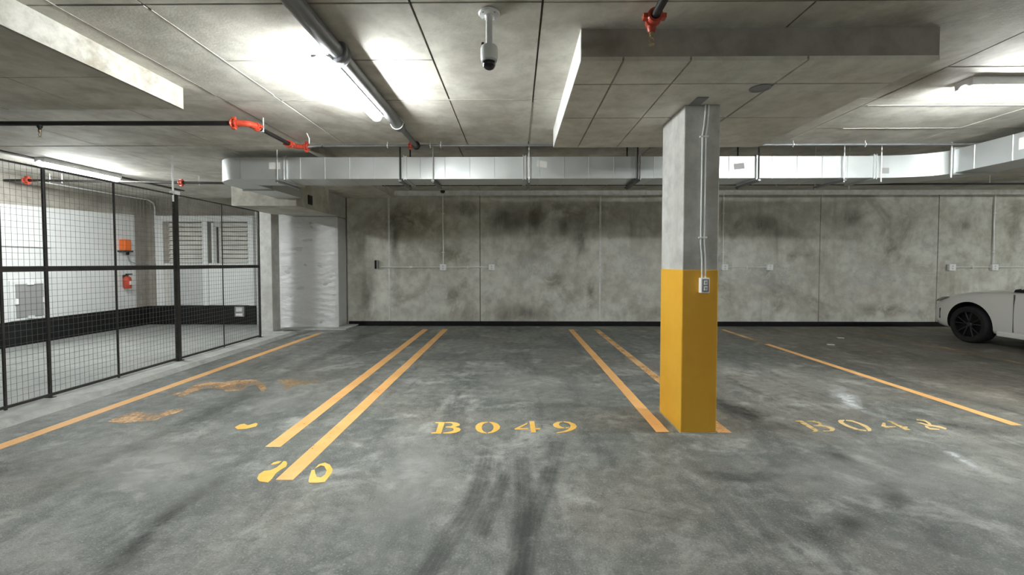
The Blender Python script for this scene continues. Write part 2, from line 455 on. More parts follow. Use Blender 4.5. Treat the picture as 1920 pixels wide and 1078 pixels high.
# painted characters on the floor: outlines in metres (x, y)
GLY={}
GLY['n49']= [('B', [[(-0.7256, 3.5875), (-0.7268, 3.6124), (-0.6905, 3.6224), (-0.7027, 3.8161), (-0.737, 3.8266), (-0.7371, 3.8483), (-0.6518, 3.8491), (-0.6408, 3.5884)], [(-0.6477, 3.8492), (-0.5915, 3.8541), (-0.5447, 3.8393), (-0.512, 3.8073), (-0.5054, 3.7693), (-0.5417, 3.7337), (-0.5035, 3.7136), (-0.4834, 3.6796), (-0.4898, 3.64), (-0.5161, 3.6087), (-0.5589, 3.5892), (-0.6233, 3.5885), (-0.6231, 3.6096), (-0.5795, 3.6235), (-0.5509, 3.6472), (-0.5446, 3.673), (-0.5577, 3.709), (-0.5874, 3.723), (-0.6267, 3.7226), (-0.6261, 3.7432), (-0.5836, 3.7498), (-0.5699, 3.775), (-0.5747, 3.8067), (-0.5957, 3.828), (-0.6457, 3.8275)]]), ('0', [[(-0.2586, 3.864), (-0.3147, 3.8525), (-0.3478, 3.8133), (-0.363, 3.7624), (-0.3591, 3.7049), (-0.3365, 3.6455), (-0.2949, 3.6071), (-0.2523, 3.598), (-0.2533, 3.6114), (-0.2819, 3.6362), (-0.2993, 3.6814), (-0.3061, 3.7464), (-0.3018, 3.7924), (-0.2844, 3.8268), (-0.2574, 3.8465)], [(-0.2464, 3.8642), (-0.2008, 3.8493), (-0.165, 3.8108), (-0.1435, 3.7521), (-0.1461, 3.697), (-0.1672, 3.6472), (-0.2035, 3.608), (-0.2448, 3.598), (-0.2457, 3.6114), (-0.2167, 3.6369), (-0.2015, 3.6824), (-0.1997, 3.7371), (-0.2097, 3.7891), (-0.2279, 3.8273), (-0.2453, 3.8467)]]), ('4', [[(0.0991, 3.8393), (-0.0136, 3.7023), (-0.012, 3.6823), (0.1068, 3.6855), (0.106, 3.7116), (0.0255, 3.7128), (0.0999, 3.8092)], [(0.1205, 3.8788), (0.1654, 3.8793), (0.1698, 3.6214), (0.1279, 3.621)], [(0.1689, 3.7204), (0.2097, 3.7208), (0.2092, 3.6845), (0.1704, 3.6841)]]), ('9', [[(0.4263, 3.8775), (0.3763, 3.866), (0.3403, 3.8266), (0.329, 3.7882), (0.3408, 3.7425), (0.3772, 3.7123), (0.4241, 3.7128), (0.4275, 3.7291), (0.4006, 3.7493), (0.3844, 3.7845), (0.3852, 3.8163), (0.4006, 3.8488), (0.4247, 3.8621)], [(0.435, 3.882), (0.4902, 3.8671), (0.5287, 3.822), (0.5408, 3.7652), (0.5241, 3.7138), (0.4886, 3.6694), (0.43, 3.6298), (0.3511, 3.604), (0.3414, 3.6212), (0.4092, 3.649), (0.4524, 3.6889), (0.4766, 3.7336), (0.488, 3.7856), (0.4746, 3.8387), (0.435, 3.86)], [(0.4355, 3.7312), (0.4737, 3.748), (0.4597, 3.7172), (0.4334, 3.7129)]])]
GLY['n48']= [('B', [[(2.5486, 3.8983), (2.5826, 3.9174), (2.6349, 3.918), (2.6335, 3.7899), (2.6266, 3.6678), (2.5405, 3.6545), (2.5837, 3.6819), (2.5818, 3.763), (2.583, 3.8916)], [(2.6736, 3.9113), (2.7481, 3.9191), (2.7754, 3.8842), (2.7656, 3.8428), (2.7394, 3.8154), (2.7819, 3.787), (2.7999, 3.7435), (2.7868, 3.7113), (2.7413, 3.6751), (2.6521, 3.6639), (2.6574, 3.6826), (2.7193, 3.6895), (2.7478, 3.7151), (2.7412, 3.7537), (2.713, 3.7841), (2.6545, 3.7901), (2.6627, 3.808), (2.7172, 3.8197), (2.7389, 3.8493), (2.7182, 3.8883)]]), ('0', [[(2.9995, 3.943), (2.9641, 3.9189), (2.9383, 3.8674), (2.9334, 3.7885), (2.9494, 3.7235), (2.9914, 3.6839), (3.0272, 3.678), (3.0443, 3.697), (3.0022, 3.7177), (2.9802, 3.7735), (2.9766, 3.8449), (2.9914, 3.8957), (3.025, 3.9195), (3.0433, 3.9434)], [(3.0564, 3.9436), (3.1058, 3.9345), (3.1268, 3.8739), (3.1361, 3.8016), (3.1107, 3.7252), (3.0732, 3.6826), (3.0419, 3.6761), (3.0602, 3.7034), (3.0833, 3.7571), (3.0925, 3.8415), (3.0762, 3.8965), (3.0381, 3.9196)]]), ('4', [[(3.3375, 3.876), (3.2515, 3.7917), (3.265, 3.7568), (3.358, 3.7686), (3.3817, 3.7907), (3.2936, 3.7921), (3.3593, 3.8716)], [(3.4167, 3.9234), (3.4561, 3.9191), (3.4344, 3.7072), (3.3873, 3.7046)], [(3.4525, 3.7981), (3.4805, 3.7829), (3.4487, 3.7543), (3.4256, 3.7562)]]), ('8', [[(3.72, 3.9622), (3.7811, 3.9532), (3.7742, 3.8873), (3.7378, 3.8344), (3.7105, 3.8296), (3.7466, 3.8986), (3.7325, 3.9384), (3.7042, 3.9405)], [(3.6493, 3.886), (3.688, 3.8818), (3.7087, 3.8409), (3.7794, 3.8013), (3.7876, 3.7469), (3.7494, 3.7209), (3.7419, 3.7465), (3.7179, 3.7809), (3.672, 3.8025), (3.6683, 3.8518)], [(3.6552, 3.8112), (3.6656, 3.7958), (3.6444, 3.7519), (3.7105, 3.7312), (3.6833, 3.7118), (3.6133, 3.7196), (3.6173, 3.7625)]])]
GLY['gl0']= [('0', [[(-1.7492, 2.8194), (-1.7103, 2.7786), (-1.6416, 2.764), (-1.6463, 2.8204), (-1.6604, 2.8868), (-1.6563, 2.9313), (-1.6428, 2.9876), (-1.6591, 3.0296), (-1.686, 3.0672), (-1.7081, 3.0702), (-1.7007, 3.0292), (-1.7034, 2.9714), (-1.7243, 2.9306), (-1.7621, 2.9202), (-1.7694, 2.876)], [(-1.7692, 3.0125), (-1.7681, 3.05), (-1.7469, 3.0666), (-1.7208, 3.0701), (-1.7237, 3.0343), (-1.7448, 3.0181)]])]
GLY['gl1']= [('0', [[(-1.3822, 2.7819), (-1.4052, 2.8415), (-1.4353, 2.9335), (-1.4182, 2.9437), (-1.3877, 2.8895), (-1.3558, 2.842), (-1.3233, 2.833), (-1.3121, 2.871), (-1.3263, 2.9296), (-1.3731, 2.9955), (-1.4027, 3.0056), (-1.423, 2.9538), (-1.4249, 3.0213), (-1.3919, 3.0484), (-1.3426, 3.0168), (-1.2937, 2.95), (-1.2753, 2.8907), (-1.2707, 2.774), (-1.319, 2.7637), (-1.3675, 2.7641)]])]
GLY['frag']= [('fragment', [[(-2.493, 3.7105), (-2.487, 3.7765), (-2.4596, 3.7944), (-2.4063, 3.7541), (-2.3653, 3.8131), (-2.3344, 3.7898), (-2.3157, 3.7321), (-2.3672, 3.6754), (-2.4332, 3.661)]])]
GLY['smA']= [[(-3.7499, 3.8292), (-3.7654, 3.9537), (-3.729, 4.1215), (-3.5589, 4.0378), (-3.4551, 4.0557), (-3.4303, 4.142), (-3.3373, 4.1784), (-3.2914, 4.1434), (-3.2995, 4.0404), (-3.3396, 3.9741), (-3.3389, 3.8638), (-3.4811, 3.8319), (-3.5934, 3.7949)]]
GLY['smB']= [[(-3.9107, 4.6946), (-3.7643, 4.7187), (-3.8361, 4.9568), (-3.7951, 5.139), (-3.5598, 5.1253), (-3.475, 5.2242), (-3.2644, 5.2543), (-3.0766, 5.1195), (-2.8911, 4.868), (-2.8707, 4.7505), (-3.0125, 4.9154), (-3.1631, 5.0659), (-3.1723, 4.9635), (-3.1364, 4.8178), (-3.3007, 4.7693), (-3.4075, 4.8628), (-3.6268, 4.9093), (-3.6373, 4.7892), (-3.6434, 4.5658), (-3.7887, 4.6292)]]
GLY['smC']= [[(-2.9739, 5.2293), (-2.8213, 5.2869), (-2.5825, 5.1782), (-2.5244, 5.2785), (-2.4273, 5.2347), (-2.3802, 5.0999), (-2.4838, 5.0989), (-2.6212, 5.0196), (-2.632, 4.8228), (-2.7001, 4.8699), (-2.7951, 5.0695)]]

# ---------------------------------------------------------------- the setting
CH = 2.98          # ceiling height
WY = 10.0          # back wall
XL, XR, YF = -8.7, 14.0, -5.0
floor = MB().box(XL - 0.2, XR + 0.2, YF - 0.2, WY + 0.2, -0.2, 0.0).build('floor', M['floor'])
tag(floor, 'mottled grey concrete garage floor with tyre marks', kind='structure')
MB().box(XL, -4.95, YF, WY, -0.05, 0.012).build('smooth_slab', M['floor_room'], floor)
MB().hexa([(-5.02, 1.5, 0), (-4.50, 1.5, 0), (-4.52, 8.75, 0), (-5.02, 8.75, 0),
           (-5.02, 1.5, 0.05), (-4.56, 1.5, 0.05), (-4.58, 8.72, 0.05), (-5.02, 8.72, 0.05)]).build('kerb', M['curb'], floor)
MB().box(-5.45, -3.72, 9.22, 10.0, 0.0, 0.025).build('pier_plinth', M['curb'], floor)

ceiling = MB().box(XL - 0.2, XR + 0.2, YF - 0.2, 5.56, CH + 0.02, CH + 0.35).box(XL - 0.2, -2.85, 5.56, WY + 0.2, CH + 0.02, CH + 0.35) \
    .box(-2.85, XR + 0.2, 5.56, WY + 0.2, 3.155, 3.5).build('ceiling', M['ceil_gap'])
tag(ceiling, 'formed concrete ceiling with joint lines', kind='structure')
G = 0.007
def cpanel(x0, x1, y0, y1, z=None, m='ceil', t=0.021):
    z = CH if z is None else z
    z += random.uniform(-0.0025, 0.0025)
    MB().box(x0 + G, x1 - G, y0 + G, y1 - G, z, z + t).build('panel', M[m], ceiling)
xs = [XL, -6.95, -5.42, -3.86, -2.735, -2.205, -0.625, 0.155, 1.75, 3.355, 5.0, 6.6, 8.2, 9.8, 11.9, 14.0]
ys = [YF, -3.4, -1.9, -0.4, 1.08, 2.55, 4.035, 5.56]
for i in range(len(xs) - 1):
    for j in range(len(ys) - 1):
        x0, x1, y0, y1 = xs[i], xs[i + 1], ys[j], ys[j + 1]
        cuts = [y0, y1]
        if j == 5 and -2.3 < x0 < -0.7: cuts = [y0, 3.25, y1]
        if j == 6 and x0 > 3.3: cuts = [y0, 4.22, 4.92, y1]
        if j == 5 and x0 > 3.3: cuts = [y0, 3.4, y1]
        for a, b in zip(cuts, cuts[1:]): cpanel(x0, x1, a, b)
for i in range(4):
    for y0, y1 in ((5.56, 7.1), (7.1, 8.6), (8.6, WY)): cpanel(xs[i], min(xs[i + 1], -2.85), y0, y1)
cpanel(-3.86 + 0.0, -2.85, 5.56, 5.565) if False else None
# raised slab edge and its underside
for x0, x1 in ((-2.85, -0.84), (-0.84, 1.96), (1.96, 4.55), (4.55, 7.05), (7.05, 9.77), (9.77, XR)):
    MB().box(x0 + G, x1 - G, 5.575, 7.6, 3.145, 3.156).build('panel', M['ceil'], ceiling)
    MB().box(x0 + G, x1 - G, 7.61, WY, 3.145, 3.156).build('panel', M['ceil'], ceiling)
MB().box(-2.85, XR, 5.552, 5.565, CH, 3.156).build('slab_edge', M['ceil'], ceiling)
MB().box(-2.862, -2.845, 5.56, WY, CH, 3.156).build('slab_edge', M['ceil'], ceiling)
# pale filler squeezed out of a few joints
for x0, x1, y0, y1 in ((-2.7, 0.15, 4.029, 4.041), (-2.211, -2.199, 2.6, 3.9), (-2.742, -2.73, 2.2, 3.9), (3.4, 5.5, 4.213, 4.227), (3.7, 5.0, 4.915, 4.925), (0.150, 0.160, 4.1, 5.4)):
    MB().box(x0, x1, y0, y1, CH - 0.004, CH + 0.01).build('joint_filler', M['beam'], ceiling)
# drop panel above the pillar
dp = MB().box(0.427, 2.745, 2.84, 4.91, 2.79, CH + 0.01).build('drop_panel', M['wall_brown'], ceiling)
px = [0.425, 0.72, 1.14, 1.91, 2.747]
px = [0.425, 0.70, 1.14, 1.90, 2.747]; py = [2.838, 3.20, 3.93, 4.912]
for i in range(4):
    for j in range(3):
        MB().box(px[i] + (0.007 if i else 0), px[i + 1] - (0.007 if i < 3 else 0), py[j] + (0.007 if j else 0), py[j + 1] - (0.007 if j < 2 else 0), 2.772 + random.uniform(-0.002, 0.002), 2.80).build('panel', M['ceil_dp'], dp)
MB().lathe([(0.075, 0), (0.075, -0.006), (0.06, -0.008), (0.055, -0.002), (0.0, -0.002)], (1.84, 3.28, 2.772), 'Z', 24).build('embed_ring', M['stud'], dp, True)
MB().box(0.421, 0.428, 2.835, 4.914, 2.772, CH).build('side_face', M['pale_lit'], dp)  # lighter than the rest of the panel: tube glare put into the colour
# drop panel at the upper left
dp2 = MB().box(-5.25, -2.93, 1.4, 3.735, 2.815, CH + 0.01).build('drop_panel', M['beam'], ceiling)
px = [-5.252, -4.45, -3.70, -2.925]; py = [1.39, 2.3, 3.1, 3.742]
for i in range(3):
    for j in range(3):
        MB().box(px[i] + 0.004 * (i > 0), px[i + 1] - 0.004 * (i < 2), py[j] + 0.004 * (j > 0), py[j + 1] - 0.004 * (j < 2), 2.797, 2.82).build('panel', M['ceil'], dp2)
MB().box(-2.931, -2.908, 1.39, 3.744, 2.797, CH).build('side_face', M['beam'], dp2)
# bulkhead the duct runs into
bk = MB().bbox(-5.02, -3.86, 7.5, 8.8, 2.46, CH + 0.01, 0.012).build('bulkhead', M['ceil'], ceiling)
MB().bbox(-5.02, -3.99, 8.8, 9.99, 2.50, CH + 0.01, 0.02).build('bulkhead', M['column'], ceiling)
MB().bbox(-3.862, -3.84, 7.9, 8.05, 2.55, 2.72, 0.004).build('clip', M['steel_dark'], bk)

# back wall
wall = MB().box(XL, XR, WY + 0.018, WY + 0.3, 0, 3.5).build('wall_back', M['ceil_gap'])
tag(wall, 'stained cast concrete back wall', kind='structure')
we = [-3.98, -2.985, -0.85, 1.958, 4.6, 7.055, 9.77, 12.2, XR]
for a, b in zip(we, we[1:]):
    MB().box(a + 0.008, b - 0.008, WY + random.uniform(0, 0.004), WY + 0.03, 0.0, 3.15).build('panel', M['wall'], wall)
for x in (-2.985, 1.958):
    MB().bbox(x - 0.022, x + 0.022, WY - 0.006, WY + 0.01, 0.1, 3.1, 0.004).build('joint_ridge', M['pale_lit'], wall)
MB().box(XL, -3.988, WY, WY + 0.03, 0.0, 3.15).build('panel', M['wall_brown'], wall)
MB().box(-6.14, -5.25, WY - 0.012, WY + 0.01, 0.0, 2.9).build('panel', M['white_wall'], wall)
MB().bbox(-3.9, XR, WY - 0.03, WY + 0.01, 3.03, 3.146, 0.008).build('top_strip', M['pale_lit'], wall)  # paler strip standing slightly proud along the top of the wall
def wstain(pts, w, mat, k):
    # irregular stain lying on the wall face; pts are (x, z)
    mb = MB().ribbon(pts, w, 0.0)
    for v in mb.bm.verts: v.co = Vector((v.co.x, WY - 0.0015 - 0.0004 * k, v.co.y))
    mb.build('stain', M[mat], wall)
for k, (pts, w, mat) in enumerate((
        ([(-4.0, 2.45), (-2.6, 2.4), (-0.9, 2.45)], 1.4, 'wall_tan'), ([(-0.9, 2.6), (1.0, 2.6), (3.4, 2.6)], 1.0, 'wall_tan'),
        ([(-0.8, 2.55), (-0.2, 2.42), (0.55, 2.5)], 0.75, 'wall_stain'), ([(-0.35, 2.75), (-0.4, 2.3)], 0.5, 'wall_stain'),
        ([(0.4, 2.8), (0.42, 2.2)], 0.45, 'wall_stain'), ([(1.55, 2.8), (1.5, 2.0), (1.6, 1.5)], 0.5, 'wall_stain'), ([(1.1, 2.6), (1.15, 2.05)], 0.5, 'wall_stain'),
        ([(-2.86, 3.0), (-2.84, 1.8), (-2.86, 0.1)], 0.3, 'wall_stain'), ([(-3.6, 0.15), (-3.5, 0.9), (-3.55, 1.5)], 0.4, 'wall_stain'),
        ([(-0.7, 0.2), (0.2, 0.3), (1.0, 0.2)], 0.55, 'wall_stain'), ([(-2.2, 2.9), (-1.2, 2.75), (-0.9, 2.8)], 0.6, 'wall_stain'), ([(1.7, 0.15), (1.75, 0.7), (1.68, 1.2)], 0.3, 'wall_tan'),
        ([(-2.1, 1.75), (-1.4, 1.6), (-0.9, 1.5)], 0.6, 'wall_tan'), ([(-1.6, 0.9), (-1.4, 0.5)], 0.5, 'wall_tan'), ([(0.6, 0.9), (1.2, 1.2)], 0.6, 'wall_tan'),
        ([(6.3, 1.7), (6.5, 1.5)], 0.4, 'wall_tan'), ([(5.9, 0.5), (6.3, 0.45)], 0.5, 'wall_tan'), ([(8.3, 2.0), (8.9, 1.75)], 0.6, 'wall_tan'), ([(7.8, 0.4), (9.4, 0.35)], 0.5, 'wall_tan'),
        ([(5.1, 2.5), (5.7, 2.35), (6.2, 2.4)], 0.6, 'wall_stain'), ([(7.3, 2.6), (8.2, 2.45)], 0.6, 'wall_stain'), ([(10.0, 2.2), (10.6, 2.4)], 0.5, 'wall_stain'),
        ([(-0.4, 1.1), (0.5, 1.3), (1.2, 0.8)], 0.9, 'wall_pale'), ([(-2.3, 0.8), (-1.2, 0.7)], 0.7, 'wall_pale'), ([(2.3, 1.6), (3.2, 1.2)], 0.9, 'wall_pale'), ([(5.0, 1.3), (6.8, 1.1)], 1.0, 'wall_pale'), ([(7.5, 1.2), (9.4, 1.1)], 0.8, 'wall_pale'))):
    wstain(pts, w, mat, k % 5)
bb = MB().box(-3.95, XR, WY - 0.012, WY + 0.01, 0.0, 0.092).box(-3.95, XR, WY - 0.15, WY - 0.011, -0.01, 0.004).build('baseboard_back', M['black'])
tag(bb, 'black painted band at the foot of the back wall', kind='structure')
# room behind the fence
wl = MB().box(XL - 0.3, XL, YF, WY, 0, 3.4).build('wall_left', M['wall_brown'])
tag(wl, 'left wall behind the fence, concrete above white, divided along a painted shadow line', kind='structure')
MB().hexa([(XL - 0.01, YF, 0.4), (XL + 0.006, YF, 0.4), (XL + 0.006, 9.66, 0.4), (XL - 0.01, 9.66, 0.4),
           (XL - 0.01, YF, 2.02), (XL + 0.006, YF, 2.02), (XL + 0.006, 9.66, 2.55), (XL - 0.01, 9.66, 2.55)]).build('white_paint', M['white_wall'], wl)  # slanted top edge paints in a shadow line across the wall
MB().box(XL - 0.01, XL + 0.02, 5.5, 7.88, 0.44, 1.74).bbox(XL - 0.01, XL + 0.05, 5.5, 7.88, 1.74, 1.78, 0.006).build('raised_panel', M['white_wall'], wl)
bl = MB().box(XL - 0.01, XL + 0.03, YF, WY, 0, 0.445).build('baseboard_left', M['black'])
tag(bl, 'tall black painted band at the foot of the left wall', kind='structure')
bl2 = MB().box(XL, -6.13, WY - 0.05, WY + 0.01, 0, 0.445).build('baseboard_door', M['black'])
tag(bl2, 'tall black painted band under the louvred doors', kind='structure')
wr = MB().box(XR, XR + 0.3, YF, WY, 0, 3.4).build('wall_right', M['wall']); tag(wr, 'right concrete wall', kind='structure')
wf = MB().box(XL, XR, YF - 0.3, YF, 0, 3.4).build('wall_front', M['wall']); tag(wf, 'concrete wall behind the viewpoint', kind='structure')

# louvred doors
door = MB()
D0, D1, DT = -8.44, -6.14, 2.565
for x0, x1, z0, z1 in ((D0, D0 + 0.17, 0.46, 2.432), (D1 - 0.13, D1, 0.46, 2.432), (D0, D1, 2.43, DT), (-7.34, -7.22, 0.46, 2.43)):
    door.bbox(x0, x1, WY - 0.09, WY + 0.0, z0, z1, 0.008)
door = door.build('door_1', M['white'])
tag(door, 'white framed pair of louvred doors behind the fence', kind='structure')
for x0, x1, lf in ((D0 + 0.17, -7.34, 0), (-7.22, D1 - 0.13, 1)):
    leaf = MB().box(x0, x1, WY - 0.035, WY - 0.005, 0.46, 2.43).build('door_leaf', M['dark_gap'] if False else M['louvre'], door)
    MB().box(x0, x1, WY - 0.06, WY - 0.036, 1.36, 1.45).build('rail', M['white'], leaf)
    sx0 = x0 + (0.14 if lf == 0 else 0.30)
    MB().box(x0, x1 - 0.02, WY - 0.04, WY - 0.034, 1.46, 2.42).build('louvre_backing', M['dark_gap'], leaf)
    for k in range(9):
        z = 1.47 + k * 0.105
        MB().hexa([(sx0, WY - 0.075, z), (x1 - 0.02, WY - 0.075, z), (x1 - 0.02, WY - 0.05, z + 0.085), (sx0, WY - 0.05, z + 0.085),
                   (sx0, WY - 0.068, z - 0.004), (x1 - 0.02, WY - 0.068, z - 0.004), (x1 - 0.02, WY - 0.042, z + 0.081), (sx0, WY - 0.042, z + 0.081)]).build('slat', M['louvre'], leaf)
    if lf == 0:
        MB().box(x0, sx0, WY - 0.06, WY - 0.03, 1.46, 2.43).build('stile', M['wall_brown'], leaf)
        MB().bbox(x0 + 0.12, x1, WY - 0.065, WY - 0.03, 0.47, 1.35, 0.01).build('lower_panel', M['grey_white'], leaf)
    else:
        MB().box(x0, x0 + 0.10, WY - 0.06, WY - 0.03, 1.46, 2.43).build('stile', M['dark_gap'], leaf)
        MB().bbox(x0 + 0.10, x0 + 0.15, WY - 0.085, WY - 0.04, 1.46, 2.40, 0.006).build('bar', M['white'], leaf)
        MB().bbox(x0 + 0.215, x0 + 0.25, WY - 0.085, WY - 0.04, 1.46, 2.30, 0.006).build('bar', M['steel_dark'], leaf)
        MB().box(x0 + 0.15, x0 + 0.30, WY - 0.055, WY - 0.03, 1.46, 2.43).build('stile', M['louvre'], leaf)
        MB().bbox(x0, x1, WY - 0.065, WY - 0.03, 0.47, 1.35, 0.01).build('lower_panel', M['white'], leaf)

# ---------------------------------------------------------------- pillar, pier and post
col = empty('concrete_pillar', (1.555, 3.88, 0), 'square concrete pillar with its lower half painted bright yellow', 'pillar')
MB().bbox(1.405, 1.705, 3.62, 4.15, 0.0, 2.775, 0.008).build('shaft', M['column'], col)
MB().bbox(1.402, 1.708, 3.617, 4.153, 0.004, 1.40, 0.009).build('yellow_band', M['yellow'], col)['label'] = 'bright yellow painted lower half'
MB().box(1.398, 1.712, 3.613, 4.157, 0.0, 0.005).build('base_line', M['beam'], col)
MB().box(1.44, 1.53, 3.45, 3.62, 2.766, 2.774).build('shim', M['stud'], dp)

pier = empty('coated_pier', (-4.65, 9.75, 0), 'white pier with a lumpy glossy coating beside the stained wall', 'pier')
mb = MB(); bm = mb.bm
nx, nz = 60, 110
x0, x1, z1 = -5.31, -3.99, 2.49
rows = []
for j in range(nz + 1):
    row = []
    for i in range(nx + 1):
        x = x0 + (x1 - x0) * i / nx; z = 0.02 + (z1 - 0.02) * j / nz
        e = min(i, nx - i, 4) / 4.0
        h = noise.noise(Vector((x * 3.2, z * 11.0 + 0.6 * noise.noise(Vector((x * 4, z * 3, 5))), 1.3))) * 0.030 + noise.noise(Vector((x * 9, z * 24, 4))) * 0.012
        row.append(bm.verts.new((x, 9.5 - h * e + 0.02 * (1 - e) ** 2, z)))
    rows.append(row)
for j in range(nz):
    for i in range(nx):
        bm.faces.new((rows[j][i], rows[j][i + 1], rows[j + 1][i + 1], rows[j + 1][i]))
mb.build('front_coating', M['pier'], pier, True)
MB().bbox(-5.31, -3.985, 9.515, 9.98, 0.025, 2.495, 0.03).build('core', M['grey_white'], pier)

post = empty('grey_post', (-5.19, 8.9, 0), 'narrow grey concrete post at the end of the mesh fence', 'post')
MB().bbox(-5.335, -5.045, 8.76, 9.05, 0.0, 2.974, 0.01).build('shaft', M['column'], post)
MB().box(-5.345, -5.035, 8.75, 9.06, 0.0, 0.05).build('foot', M['curb'], post)

# ---------------------------------------------------------------- mesh fence
fx = -4.87; FT = 2.43; FB = 0.065
fence = empty('mesh_fence', (fx, 5.6, 0.05), 'dark welded wire mesh fence closing off the room on the left', 'fence')
for y, w in ((8.03, 0.016), (7.03, 0.007), (6.07, 0.027), (5.14, 0.009), (4.37, 0.0125), (3.98, 0.010), (3.0, 0.012), (2.2, 0.024)):
    MB().bbox(fx - w, fx + w, y - w, y + w, 0.05, FT + (0.03 if w > 0.02 else 0), 0.003).build('post', M['steel_dark'], fence)
    if w > 0.011:
        MB().bbox(fx - 0.045, fx + 0.045, y - w * 1.8, y + w * 1.8, 0.05, 0.058, 0.002).build('base_plate', M['steel_dark'], fence)
for z0, z1 in ((FT - 0.009, FT + 0.009), (1.403, 1.424), (1.368, 1.388), (FB, FB + 0.03)):
    MB().bbox(fx - 0.011, fx + 0.011, 2.2, 8.03, z0, z1, 0.003).build('rail', M['steel_dark'], fence)
MB().box(fx - 0.006, fx + 0.006, 2.2, 8.03, 1.386, 1.407).build('rail_web', M['steel_dark'], fence)
for y in (6.07,):
    MB().tube([(fx, y - 0.03, FT - 0.1), (fx, y - 0.03, CH)], 0.012, 8).build('ceiling_rod', M['zinc'], fence, True)
    MB().bbox(fx - 0.04, fx + 0.04, y - 0.05, y + 0.05, FT + 0.0, FT + 0.05, 0.005).build('bracket', M['zinc'], fence)
yb = [2.2, 3.0, 3.98, 4.37, 5.14, 6.07, 7.03, 8.03]
for a, b in zip(yb, yb[1:]):
    n = max(2, round((b - a) / 0.052))
    for z0, z1 in ((FB + 0.03, 1.362), (1.43, FT - 0.012)):
        mb = MB()
        for k in range(1, n):
            y = a + (b - a) * k / n
            mb.tube([(fx, y, z0 - 0.005), (fx, y, z1 + (0.03 if z1 > 2 else 0.005))], 0.0017, 4, False)
        nz = round((z1 - z0) / 0.062)
        for k in range(1, nz):
            z = z0 + (z1 - z0) * k / nz
            mb.tube([(fx + 0.004, a, z), (fx + 0.004, b, z)], 0.0015, 4, False)
        mb.build('wire_mesh', M['wire'], fence)['kind'] = 'stuff'

# ---------------------------------------------------------------- ceiling lights
for n, (lx, ly, ax, k, lab) in enumerate(LIGHTS):
    t = empty('ceiling_light', (lx, ly, CH), lab, 'light', 'tube ceiling lights')
    low = n == 0                       # this one hangs under the thick pipe, the others sit on the ceiling
    L = 0.585 if low else 0.60
    zc = 2.842 if low else CH - 0.08
    zh = zc + 0.046
    def bx(mb, a0, a1, b0, b1, z0, z1, bev=0.006):
        return mb.bbox(lx + a0, lx + a1, ly + b0, ly + b1, z0, z1, bev) if ax == 'X' else mb.bbox(lx + b0, lx + b1, ly + a0, ly + a1, z0, z1, bev)
    bx(MB(), -L - 0.006, L + 0.006, -0.074, 0.074 if not low else 0.06, zc + 0.009, zc + 0.03 if low else CH - 0.001, 0.006).build('housing', M['white'], t)
    r = 0.047
    prof = [(0.0, -L), (0.03, -L + 0.003), (0.043, -L + 0.015), (r, -L + 0.03), (r, L - 0.03), (0.043, L - 0.015), (0.03, L - 0.003), (0.0, L)]
    mb = MB().lathe(prof, (lx, ly, zc), ax, 20)
    for v in mb.bm.verts: v.co.z = zc + (v.co.z - zc) * 0.95
    mb.build('diffuser', lit(k), t, True)
    for s in (-1, 1):
        if low:
            bx(MB(), s * 0.45 - 0.012, s * 0.45 + 0.012, -0.05, -0.02, zh + 0.01, CH, 0.003).build('bracket', M['white'], t)
            if s == 1: continue
        MB().lathe([(0.0, s * (L + 0.012)), (0.034, s * (L + 0.010)), (0.047, s * (L + 0.001)), (0.0515, s * (L - 0.02)), (0.0515, s * (L - 0.055))], (lx, ly, zc), ax, 20).build('end_cap', M['frosted'], t, True)
        bx(MB(), s * (L - 0.1) - 0.008, s * (L - 0.1) + 0.008, -0.055, -0.047, zc - 0.02, zh, 0.002).build('clip', M['zinc'], t)
# strut rail that carries the light in the caged room
rail = MB().bbox(-7.02, -6.93, 5.2, 8.9, CH - 0.02, CH - 0.0, 0.004).build('strut_rail', M['steel_dark'], None, origin=(-6.97, 7, CH - 0.02))
tag(rail, 'dark strut rail on the ceiling of the caged room beside its light', 'rail')

# ---------------------------------------------------------------- dome camera
sc_ = empty('security_camera', (-0.166, 2.65, CH), 'white dome security camera on a ceiling pole', 'camera')
c0 = (-0.166, 2.65, CH)
MB().lathe([(0, -0.001), (0.064, -0.001), (0.066, -0.008), (0.06, -0.016), (0.03, -0.02), (0, -0.02)], c0, 'Z', 32).build('mount_plate', M['white'], sc_, True)
for k in range(4):
    a = R(45 + 90 * k)
    MB().lathe([(0, -0.022), (0.005, -0.021), (0.005, -0.012)], (c0[0] + 0.05 * math.cos(a), c0[1] + 0.05 * math.sin(a), CH + 0.002), 'Z', 8).build('screw', M['stud'], sc_)
MB().lathe([(0.030, -0.018), (0.022, -0.03), (0.0205, -0.05), (0.0205, -0.2), (0.024, -0.21), (0.0, -0.21)], c0, 'Z', 20).build('pole', M['white'], sc_, True)
MB().lathe([(0.0, -0.196), (0.03, -0.198), (0.047, -0.205), (0.053, -0.22), (0.053, -0.272), (0.050, -0.285), (0.046, -0.29), (0.0, -0.29)], c0, 'Z', 32).build('housing', M['white'], sc_, True)
MB().lathe([(0.048, -0.286), (0.048, -0.296), (0.044, -0.30), (0.0, -0.30)], c0, 'Z', 32).build('collar', M['grey_white'], sc_, True)
MB().lathe([(0.041, -0.298), (0.041, -0.308), (0.037, -0.324), (0.027, -0.337), (0.013, -0.344), (0.0, -0.346)], c0, 'Z', 28).build('dome', M['dome'], sc_, True)
MB().lathe([(0.0, -0.198), (0.009, -0.199), (0.009, -0.188), (0.0, -0.187)], (c0[0] - 0.038, c0[1] - 0.012, CH), 'Z', 10).build('gland', M['black'], sc_, True)

